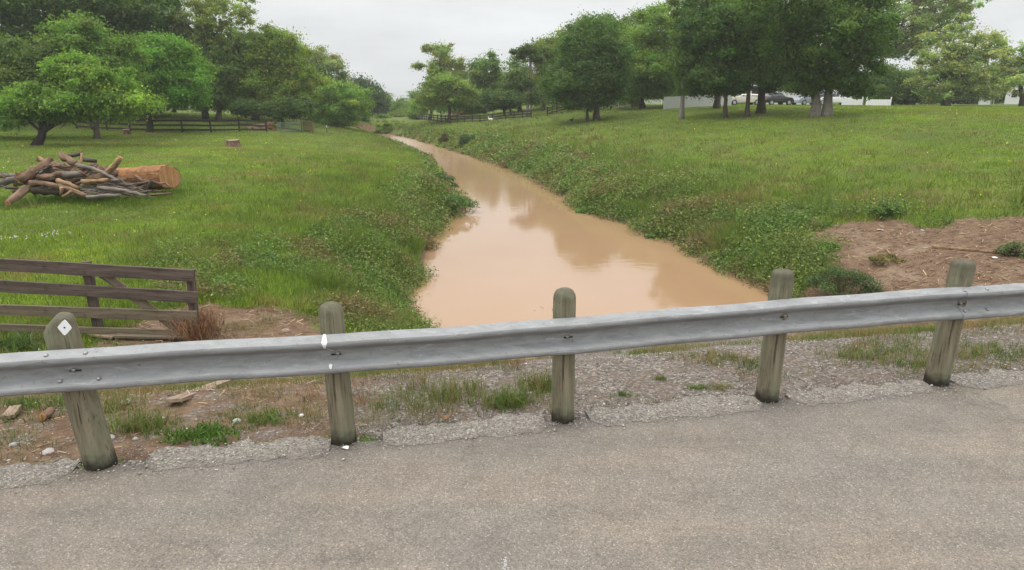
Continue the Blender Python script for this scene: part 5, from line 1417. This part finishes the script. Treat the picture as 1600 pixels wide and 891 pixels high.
# curled dry leaf at the road edge
g = at_z(696, 658, 0.01)
mb = MB()
V, F = [], []
for i in range(9):
    t = -1 + i / 4
    wv_ = 0.032 * (1 - abs(t) ** 1.6) + 0.004
    z = 0.012 + 0.055 * t * t
    for k in range(5):
        q = -1 + k / 2; V.append((0.062 * t, wv_ * q, z + 0.02 * q * q))
for i in range(8):
    for k in range(4): F.append((5 * i + k, 5 * i + k + 1, 5 * i + k + 6, 5 * i + k + 5))
mb.add(V, F); o = mb.build('dry_leaf', M['leaf_brown'], None, tuple(g), smooth=True); md = o.modifiers.new('thick', 'SOLIDIFY'); md.thickness = 0.003
tag(o, 'curled brown dry leaf at the road edge left of the middle post', 'leaf')

# ------------------------------------------------------------------ grass, weeds, gravel (uncountable cover)
rv = np.random.default_rng(99)
def cover(name, parts, mat, label=None):
    V, F, C, k = [], [], [], 0
    for v_, f_, c_ in parts:
        V.append(v_); F.append(f_ + k); C.append(c_); k += len(v_)
    o = np_mesh(name, np.concatenate(V), np.concatenate(F), M[mat], np.concatenate(C))
    tag(o, label, None, None, 'stuff'); return o
def polar(n, r0, r1, a0, a1, pw=1.0):
    a = R(a0) + (R(a1) - R(a0)) * rv.uniform(0, 1, n)
    r = r0 * (r1 / r0) ** (rv.uniform(0, 1, n) ** pw)
    return np.sin(a) * r, np.cos(a) * r
def jcol(base, n, s=0.16):
    return np.array(base) * np.exp(rv.normal(0, s, (n, 1))) * np.exp(rv.normal(0, 0.08, (n, 3)))

# mown field grass on both sides
x, y = polar(150000, 8.5, 95, -46, 46, 0.95)
dl, dr, ins = banks(x, y); s = road_s(x, y)
bare = bare_mask(x, y)
keep = (~ins) & (np.minimum(dl, dr) > 0.5) & (s > 4.2) & (bare + (fbm(x * 1.5, y * 1.5, 71) - 0.5) * 0.8 < 0.42)
x, y, dl, dr = x[keep], y[keep], dl[keep], dr[keep]
P = np.stack([x, y, ground(x, y) - 0.01], 1)
rr = np.hypot(x, y)
lush = fbm(x * 0.35, y * 0.35, 81)
dry = fbm(x * 0.8 + 9, y * 0.8, 83)
col = np.where((lush > 0.5)[:, None], np.array([[0.188, 0.272, 0.034]]), np.array([[0.155, 0.216, 0.036]]))
col = np.where((dry > 0.66)[:, None], np.array([[0.225, 0.205, 0.065]]), col)
al = y * 0.97 - x * 0.22
stk = vnoise(dr * 0.8, al * 0.06, 301) * (dr < dl) + vnoise(dl * 0.7, al * 0.07, 303) * (dl <= dr)
blot = fbm(x * 0.18, y * 0.18, 305)
col = col * np.exp(rv.normal(0, 0.15, (len(x), 1))) * (0.72 + 0.36 * stk + 0.34 * blot)[:, None]
col[:, 0] *= 0.86 + 0.34 * fbm(x * 0.3, y * 0.3, 307)
h = (0.055 + 0.06 * lush + 0.05 * sstep(7, 3, np.minimum(dl, dr)))
cover('field_grass', [blades(P, 6, h, 0.007 + 0.00085 * rr, 0.55, 0.10 + 0.006 * rr, col, rv)], 'blade', 'short mown green grass of the fields on both sides of the creek')

# taller unmown grass toward the banks
x, y = polar(90000, 10, 95, -42, 40, 0.9)
dl, dr, ins = banks(x, y); s = road_s(x, y); d = np.minimum(dl, dr)
p_ = np.exp(-d / np.where(dl < dr, 2.4, 3.4))
keep = (~ins) & (d > 0.1) & (s > 4.6) & (rv.uniform(0, 1, len(x)) < p_ * 1.6) & (bare_mask(x, y) < 0.5)
x, y, d = x[keep], y[keep], d[keep]
P = np.stack([x, y, ground(x, y) - 0.02], 1); rr = np.hypot(x, y)
n_ = fbm(x * 0.5, y * 0.5, 91)
col = np.where((n_ > 0.56)[:, None], np.array([[0.180, 0.168, 0.060]]), np.array([[0.128, 0.185, 0.038]])) * np.exp(rv.normal(0, 0.2, (len(x), 1)))
cover('bank_grass', [blades(P, 8, (0.15 + 0.18 * n_ + 0.30 * sstep(0.58, 0.72, fbm(x * 0.9, y * 0.9, 321))) * np.where((x < -3) & (y > 36), 0.35, 1) * np.clip(1 + rr * 0.004, 1, 1.4), 0.009 + 0.0008 * rr, 0.7, 0.14 + 0.004 * rr, col, rv)], 'blade', 'longer rough grass on the creek banks')

# leafy weeds crowding the water's edge
x, y = polar(120000, 10.5, 105, -30, 40, 0.85)
dl, dr, ins = banks(x, y); s = road_s(x, y); d = np.minimum(dl, dr)
left = dl < dr
wn = np.where(left, 1.7 - 1.0 * sstep(26, 44, y), 2.3) * (0.55 + 0.9 * fbm(x * 0.5, y * 0.5, 101))
near_boost = np.where(left, 1.0 + 1.3 * sstep(20, 13, y), 1.0 + 0.7 * sstep(26, 18, y))
cl = fbm(x * 0.7, y * 0.7, 103)
keep = ((~ins) | (d < 0.22)) & (d < wn * near_boost * (0.45 + 1.1 * rv.uniform(0, 1, len(x)) ** 0.7)) & (s > 5.6) & (cl > 0.41) & (dirt_right(x, y) < 0.5) & ((~left) | (dirt_left(x, y) < 0.4))
x, y, d = x[keep], y[keep], d[keep]
P = np.stack([x, y, np.maximum(ground(x, y), WZ)], 1); rr = np.hypot(x, y)
n1, n2 = fbm(x * 0.6, y * 0.6, 105), fbm(x * 1.3, y * 1.3, 107)
col = np.where((n1 > 0.54)[:, None], np.array([[0.150, 0.195, 0.054]]), np.array([[0.118, 0.190, 0.047]]))
col = np.where((n2 > 0.64)[:, None], np.array([[0.185, 0.138, 0.070]]), col) * np.exp(rv.normal(0, 0.28, (len(x), 1)))
sz = (0.20 + 0.22 * n1) * np.clip(rr / 18, 0.9, 1.9) * np.where((x < -3) & (y > 36) & (d < 9), 0.4, 1) * (0.5 + fbm(x * 1.1, y * 1.1, 311)) * rv.uniform(0.6, 1.35, len(x))
print('weeds', len(x))
cover('bank_weeds', [weeds(P, 11, sz, sz * 1.15, 0.062 * np.clip(rr / 14, 1, 3.5), col, rv)], 'leaf', 'leafy green weeds crowding both edges of the muddy creek')

# weeds hanging on the near slope behind the rail, thin grass in the gravel
x = rv.uniform(-9, 13, 20000); y = rv.uniform(3.5, 13, 20000)
s = road_s(x, y); t = x * 0.9805 + (y - 4.725) * 0.1966
dens = fbm(t * 0.9, s * 1.1, 111)
zone = np.where(t < -1.5, 0.42, np.where(t < 0.5, 0.26, np.where(t < 2.4, 0.58, 0.42)))
keep = (s > 0.22) & (s < 7) & (dens > zone)
x, y, s, t = x[keep], y[keep], s[keep], t[keep]
P = np.stack([x, y, ground(x, y) - 0.005], 1)
g_ = fbm(x * 1.3, y * 1.3, 113)
col = np.where((g_ > 0.52)[:, None], np.array([[0.105, 0.140, 0.034]]), np.array([[0.190, 0.165, 0.072]]))
col = np.where((fbm(x * 2.1, y * 2.1, 117) > 0.66)[:, None], np.array([[0.200, 0.120, 0.060]]), col) * np.exp(rv.normal(0, 0.16, (len(x), 1)))
cover('roadside_grass', [blades(P, 9, 0.04 + (0.10 + 0.12 * sstep(-1.6, -0.6, t) * sstep(0.7, 0.2, t)) * fbm(x * 0.9, y * 0.9, 119), 0.0045, 0.95, 0.09, col, rv, 2)], 'blade', 'thin greenish and straw coloured grass growing in the gravel behind the guardrail')

# dead stalks and mulch
x = rv.uniform(-10, 16, 42000); y = rv.uniform(3.8, 20, 42000)
s = road_s(x, y)
m_ = np.maximum(dirt_right(x, y), dirt_left(x, y)); dl, dr, ins = banks(x, y)
keep = (s > 0.12) & (~ins) & (rv.uniform(0, 1, len(x)) < m_ * 0.9)
x, y = x[keep], y[keep]; n = len(x)
P = np.stack([x, y, ground(x, y) + 0.012], 1)
a = rv.normal(0.2, 0.9, n); L = rv.uniform(0.04, 0.16, n) * np.clip(np.hypot(x, y) / 9, 0.7, 1.6); w = rv.uniform(0.004, 0.012, n) * np.clip(np.hypot(x, y) / 8, 0.7, 1.8)
D = np.stack([np.cos(a), np.sin(a), rv.normal(0, 0.18, n)], 1); S = np.stack([-np.sin(a), np.cos(a), rv.normal(0, 0.2, n)], 1)
V = np.stack([P - D * L[:, None] / 2 - S * w[:, None] / 2, P + D * L[:, None] / 2 - S * w[:, None] / 2, P + D * L[:, None] / 2 + S * w[:, None] / 2, P - D * L[:, None] / 2 + S * w[:, None] / 2], 1).reshape(-1, 3)
pal = np.array([[0.20, 0.125, 0.075], [0.29, 0.20, 0.125], [0.12, 0.075, 0.045], [0.36, 0.27, 0.175], [0.17, 0.105, 0.068]])
col = pal[rv.integers(0, 5, n)] * rv.uniform(0.7, 1.25, (n, 1))
cover('plant_litter', [(V, np.arange(4 * n).reshape(n, 4), np.repeat(col, 4, 0))], 'dry', 'brown dead stalks and wood chips strewn over the bare soil')

# gravel on the shoulder and loose chips on the pale edge
OCT_V = np.array([(1, 0, 0), (0, 1, 0), (-1, 0, 0), (0, -1, 0), (0, 0, 1), (0, 0, -1)], float)
OCT_F = np.array([(0, 1, 4), (1, 2, 4), (2, 3, 4), (3, 0, 4), (1, 0, 5), (2, 1, 5), (3, 2, 5), (0, 3, 5)])
def stones(x, y, z, size):
    n = len(x)
    V = OCT_V[None] * (size[:, None, None] * rv.uniform(0.55, 1.2, (n, 6, 1)))
    V = V * np.stack([rv.uniform(0.8, 1.3, n), rv.uniform(0.7, 1.1, n), rv.uniform(0.45, 0.8, n)], 1)[:, None, :]
    a = rv.uniform(0, 6.28, n); ca, sa = np.cos(a), np.sin(a)
    X = V[..., 0] * ca[:, None] - V[..., 1] * sa[:, None]; Yy = V[..., 0] * sa[:, None] + V[..., 1] * ca[:, None]
    V = np.stack([X, Yy, V[..., 2]], -1) + np.stack([x, y, z], 1)[:, None, :]
    F = (OCT_F[None] + 6 * np.arange(n)[:, None, None]).reshape(-1, 3)
    return V.reshape(-1, 3), F
t = rv.uniform(-6, 9, 26000); s = 0.05 + 3.4 * rv.uniform(0, 1, 26000) ** 1.5
q = road_pt(t, s); x, y = q[0], q[1]
keep = rv.uniform(0, 1, len(x)) < np.clip(gravel_mask(x, y) + 0.12, 0, 1)
x, y = x[keep], y[keep]; n = len(x)
size = np.exp(rv.normal(math.log(0.0085), 0.42, n))
Vs, Fs = stones(x, y, ground(x, y) + size * 0.15, size)
gcol = np.array([[0.20, 0.185, 0.17], [0.30, 0.27, 0.24], [0.13, 0.115, 0.10], [0.44, 0.41, 0.37], [0.24, 0.19, 0.15]])[rv.choice(5, n, p=[0.32, 0.28, 0.2, 0.08, 0.12])] * rv.uniform(0.75, 1.2, (n, 1))
t = rv.uniform(-6, 8, 5200); s = rv.normal(0.05, 0.12, 5200)
q = road_pt(t, s); x2, y2 = q[0], q[1]; n2_ = len(x2)
size2 = np.exp(rv.normal(math.log(0.006), 0.4, n2_))
V2, F2 = stones(x2, y2, np.full(n2_, 0.008), size2)
c2_ = np.array([[0.40, 0.38, 0.34], [0.30, 0.28, 0.25], [0.52, 0.50, 0.46], [0.2, 0.18, 0.16]])[rv.integers(0, 4, n2_)] * rv.uniform(0.8, 1.15, (n2_, 1))
cover('gravel', [(Vs, Fs, np.repeat(gcol, 6, 0)), (V2, F2, np.repeat(c2_, 6, 0))], 'pebble', 'loose grey gravel and pale chips along the road shoulder')

# worn flecks of old white road paint
g = at_z(790, 880, 0.004); n = 60
fx_ = g[0] + rv.normal(0, 0.012, n); fy_ = g[1] + rv.normal(0, 0.045, n)
mbw = MB()
for i in range(n):
    q = rv.uniform(0.002, 0.006, 5)
    mbw.add([(fx_[i] + q[k] * math.cos(k * 1.257), fy_[i] + q[k] * math.sin(k * 1.257), 0.0068 + i * 0.00003) for k in range(5)], [(0, 1, 2, 3, 4)])
tag(mbw.build('road_marking', M['old_paint']), kind='structure')

# longer grass growing up round the log pile
gl_ = [on_ground(u, v) for u, v in ((10, 322), (50, 316), (90, 314), (130, 314), (170, 313), (215, 312), (250, 310), (280, 300), (290, 290))]
xs, ys = [], []
for g in gl_:
    k = 90; xs.append(g[0] + rv.normal(0, 0.55, k)); ys.append(g[1] + 0.15 + rv.normal(0, 0.28, k))
x, y = np.concatenate(xs), np.concatenate(ys); P = np.stack([x, y, ground(x, y) - 0.02], 1)
cover('pile_grass', [blades(P, 7, rv.uniform(0.10, 0.30, len(x)), 0.02, 0.8, 0.1, jcol((0.125, 0.200, 0.035), len(x), 0.25), rv)], 'blade', 'longer green grass growing along the front of the log pile')

# small flowers
def flowers(name, x, y, hgt, size, colr, label):
    n = len(x); P = np.stack([x, y, ground(x, y) + hgt], 1)
    V, F = leaf_quads(P, unit(rv.normal(size=(n, 3)) * 0.3 + [0, -0.4, 1]), size, 0.9, rv)
    cover(name, [(V, F, np.repeat(np.array(colr) * rv.uniform(0.85, 1.1, (n, 1)), 4, 0))], 'dry', label)
x, y = polar(1000, 12, 60, -44, 44, 0.9)
dl, dr, ins = banks(x, y)
keep = (~ins) & (np.minimum(dl, dr) > 3) & (road_s(x, y) > 6) & (fbm(x * 0.25, y * 0.25, 131) > 0.52) & (bare_mask(x, y) < 0.3)
x, y = x[keep], y[keep]
flowers('yellow_flowers', x, y, 0.14, rv.uniform(0.02, 0.04, len(x)) * np.clip(np.hypot(x, y) / 18, 1, 2.6), (0.62, 0.56, 0.06), 'scattered tiny yellow flowers in the field grass')
c_ = [on_ground(10, 380), on_ground(45, 379), on_ground(80, 372)]
xs, ys = [], []
for g in c_:
    k = 16; xs.append(g[0] + rv.normal(0, 0.32, k)); ys.append(g[1] + rv.normal(0, 0.16, k))
x, y = np.concatenate(xs), np.concatenate(ys)
flowers('white_flowers', x, y, 0.13, rv.uniform(0.03, 0.055, len(x)), (0.34, 0.30, 0.30), 'small cluster of white flowers in the grass above the broken plank fence')

# ------------------------------------------------------------------ single plants
def shrub(label, u, v, w, h, col, seed, leafL=0.07, k=None, name='bush', col2=None, ry=None, cat='bush'):
    g = on_ground(u, v); r = np.random.default_rng(seed); col = tuple(np.array(col) * 1.5)
    root = empty(name, tuple(g)); tag(root, label, cat)
    n = 40
    d = unit(r.normal(size=(n, 3))); d[:, 2] = np.abs(d[:, 2])
    ry = ry or w * 0.7
    P = d * (r.uniform(0.3, 1, n) ** 0.5)[:, None] * np.array([w / 2, ry / 2, h * 0.8])
    c = np.repeat(np.array([col]), n, 0)
    if col2 is not None: c[r.uniform(0, 1, n) < 0.3] = col2
    c = c * np.exp(r.normal(0, 0.2, (n, 1)))
    cs = 0.16 * (w * ry * h) ** (1 / 3)
    V, F, C = weeds(P, k or 55, cs * 1.3, cs * 1.2, leafL, c, r)
    np_mesh('foliage', V, F, M['leaf'], C, root)
    mb = MB()
    for i in range(12): mb.tube([(r.normal(0, w * 0.06), r.normal(0, ry * 0.06), -0.05), tuple(P[i] * 0.6), tuple(P[i])], [0.02 * w ** 0.5, 0.012, 0.005], 5, False)
    mb.build('stems', M['bark'], root)
shrub('low brownish bush on the right creek bank, left of the green bush', 695, 222, 1.5, 0.95, (0.075, 0.080, 0.034), 1, 0.14, col2=(0.13, 0.10, 0.05))
shrub('low dark green bush on the right creek bank, right of the brownish bush', 730, 226, 1.7, 1.05, (0.046, 0.078, 0.030), 2, 0.14)
shrub('dark leafy low shrub on the slope behind the fourth and fifth posts', 1318, 455, 1.7, 0.55, (0.048, 0.078, 0.026), 3, 0.055, 150, col2=(0.095, 0.085, 0.04), ry=1.6)
shrub('bright leafy shrub beside the brown soil, between creek and field', 1385, 338, 1.0, 0.42, (0.078, 0.130, 0.032), 4, 0.07, 70)
shrub('small bright green plant clump on the brown soil above the dark shrub', 1292, 392, 0.6, 0.26, (0.085, 0.145, 0.032), 5, 0.06, 40)
shrub('dry yellowish low plant right of the dark leafy shrub', 1385, 410, 0.9, 0.18, (0.115, 0.098, 0.036), 6, 0.05, 40, cat='plant')
shrub('greyish green weed clump at the right edge on the brown soil', 1590, 398, 0.8, 0.32, (0.090, 0.110, 0.045), 7, 0.06, 50)
shrub('bushy dark weed leaning out over the water from the left bank', 708, 327, 1.9, 0.75, (0.060, 0.105, 0.030), 8, 0.085, 90, ry=2.0)
shrub('tall dark weed clump at the bend of the left bank', 690, 296, 1.5, 1.0, (0.050, 0.088, 0.028), 9, 0.10, 70, ry=1.6)
shrub('dark low bush on the spit at the far bend of the creek', 598, 211, 3.4, 0.55, (0.050, 0.068, 0.030), 10, 0.2, 60, ry=2.0)
shrub('young yellow-green sapling on the spit at the far bend', 605, 209, 1.5, 2.3, (0.150, 0.220, 0.040), 11, 0.26, 34, name='sapling', cat='sapling')
shrub('smaller yellow-green sapling left of the other on the far spit', 592, 208, 1.0, 1.8, (0.155, 0.225, 0.040), 12, 0.25, 24, name='sapling', cat='sapling')
shrub('bright green grass-like weed at the water edge of the right bank', 915, 333, 0.9, 0.30, (0.088, 0.160, 0.034), 13, 0.07, 40)
shrub('low green plant patch at the water edge under the brown thicket', 1025, 372, 1.1, 0.22, (0.080, 0.130, 0.034), 14, 0.06, 40)

def tuft(label, u, v, n, h, w, spread, cols, seed, name='grass_tuft', lean=1.0, cat='grass tuft', ground_pt=None, wide=0.0055):
    g = on_ground(u, v); r = np.random.default_rng(seed)
    P = np.stack([r.normal(0, spread, n), r.normal(0, spread * 0.6, n), np.zeros(n) - 0.01], 1)
    P[:, 2] += ground(P[:, 0] + g[0], P[:, 1] + g[1]) - g[2]
    c = np.array(cols)[r.integers(0, len(cols), n)] * r.uniform(0.8, 1.2, (n, 1))
    V, F, C = blades(P, 7, h * 0.85 * r.uniform(0.4, 1.1, n), wide, lean, 0.03, c, r, 2)
    o = np_mesh(name, V, F, M['blade'], C, None, tuple(g)); tag(o, label, cat, None, 'stuff' if spread > 0.19 else None)
GR, ST_, YG = (0.085, 0.150, 0.024), (0.24, 0.205, 0.10), (0.135, 0.165, 0.045)
tuft('lush bright green grass tuft under the rail left of the middle post', 797, 632, 90, 0.24, 0.1, 0.13, [GR, GR, YG], 1)
tuft('tall straw and green grass just left of the middle post', 845, 610, 60, 0.30, 0.1, 0.12, [YG, ST_, GR], 2, lean=0.5)
tuft('straw coloured grass under the rail between second and middle posts', 715, 622, 70, 0.24, 0.1, 0.22, [ST_, ST_, YG], 3, lean=0.5)
tuft('green and straw grass clump right of the leaning post', 222, 672, 80, 0.26, 0.1, 0.12, [GR, YG, ST_], 4)
tuft('dry straw grass right at the leaning post', 185, 640, 50, 0.26, 0.1, 0.14, [ST_, YG], 5)
tuft('bright green low weed clump at the road edge between the first two posts', 315, 684, 110, 0.11, 0.1, 0.15, [(0.080, 0.160, 0.026), GR], 6, lean=1.0, wide=0.011)
tuft('green grass clump at the road edge left of the second post', 418, 655, 90, 0.14, 0.1, 0.20, [GR, YG], 7)
tuft('reddish dry grass patch on the gravel between middle and fourth posts', 1115, 562, 80, 0.16, 0.1, 0.22, [(0.24, 0.15, 0.07), ST_, YG], 8)
tuft('small green grass tuft near the road left of the fourth post', 1092, 607, 34, 0.08, 0.1, 0.06, [GR, YG], 9)
tuft('small yellowish tuft just left of the fourth post', 1130, 607, 30, 0.07, 0.1, 0.06, [YG, ST_], 10)
tuft('tiny bright tuft on the gravel right of the middle post', 973, 618, 22, 0.07, 0.1, 0.03, [GR], 11)
tuft('small green sprig on the open gravel', 1031, 593, 22, 0.08, 0.1, 0.03, [GR, YG], 12)
tuft('mixed dry and green grass patch left of the fifth post', 1370, 560, 130, 0.17, 0.1, 0.34, [YG, ST_, GR], 13)
tuft('straw and green grass behind the fifth post', 1540, 555, 120, 0.16, 0.1, 0.34, [YG, ST_, GR], 14)
tuft('green tuft between the fourth and fifth posts near the road', 1435, 572, 40, 0.10, 0.1, 0.09, [GR, YG], 15)
tuft('broad bladed pale green grass clump left of the leaning post above the rail', 25, 545, 60, 0.34, 0.1, 0.22, [(0.120, 0.170, 0.060), (0.09, 0.15, 0.04)], 16, lean=0.9, wide=0.018)
tuft('green grass clump under the rail at the far left', 60, 632, 120, 0.16, 0.1, 0.35, [GR, (0.07, 0.12, 0.03)], 17)
tuft('green weeds at the foot of the plank fence before the dead grass', 170, 548, 80, 0.14, 0.1, 0.35, [GR, YG], 18)
# dead grass hung up on the end of the broken fence
g = on_ground(312, 532); r = np.random.default_rng(31); n = 420
P = np.stack([r.normal(0, 0.13, n), r.normal(0, 0.16, n), r.uniform(0, 0.22, n)], 1)
c = np.array([(0.20, 0.105, 0.055), (0.27, 0.16, 0.09), (0.13, 0.07, 0.04)])[r.integers(0, 3, n)]
V, F, C = blades(P, 3, 0.36 * r.uniform(0.5, 1.2, n), 0.006, 1.1, 0.05, c, r, 2)
o = np_mesh('dead_grass', V, F, M['dry'], C, None, tuple(g)); tag(o, 'tangle of rusty brown dead grass caught on the end of the broken plank fence', 'dead grass')
# bare twig with a few brown leaves behind the rail
g = on_ground(858, 540); root = empty('twig', (g[0], g[1], g[2])); tag(root, 'thin twig with small brown leaves left of the middle post', 'twig')
r = np.random.default_rng(5); mb = MB(); tipp = at_y(848, 488, g[1]) - g; LP = []
for k in range(6):
    e_ = np.array([tipp[0] + r.normal(-0.02, 0.13), r.normal(0, 0.1), tipp[2] + r.uniform(-0.1, 0.12)])
    pts = tube_path((0.05, 0, -0.05), tuple(e_), 0.05, r, 5, 0.05)
    mb.tube(pts, [0.006, 0.005, 0.0045, 0.004, 0.003, 0.002], 5, False)
    for q in range(5): LP.append(np.array(pts[5 - (q % 3)]) + r.normal(0, 0.025, 3))
mb.build('stem', M['bark'], root)
V, F = leaf_quads(np.array(LP), unit(r.normal(size=(len(LP), 3)) + [0, -0.5, 0.6]), r.uniform(0.025, 0.05, len(LP)), 0.5, r)
np_mesh('leaves', V, F, M['leaf'], np.repeat(np.array([[0.12, 0.10, 0.03]]) * r.uniform(0.7, 1.3, (len(LP), 1)), 4, 0), root)

# ------------------------------------------------------------------ thin humid haze in the air
mb = MB(); mb.box((0, 0, 23.0), (1000, 1000, 64.0))
hz = mb.build('haze', bpy.data.materials.new('haze'))
hm = hz.data.materials[0]; hm.use_nodes = True; ht = hm.node_tree; ht.nodes.clear()
ho = ht.nodes.new('ShaderNodeOutputMaterial'); hv = ht.nodes.new('ShaderNodeVolumePrincipled')
hv.inputs['Color'].default_value = (0.93, 0.95, 0.97, 1); hv.inputs['Density'].default_value = 0.0005; hv.inputs['Anisotropy'].default_value = 0.2
ht.links.new(hv.outputs[0], ho.inputs['Volume'])
hz['kind'] = 'stuff'; hz['label'] = 'thin pale humid haze in the air over the whole valley'
SC.cycles.volume_bounces = 1
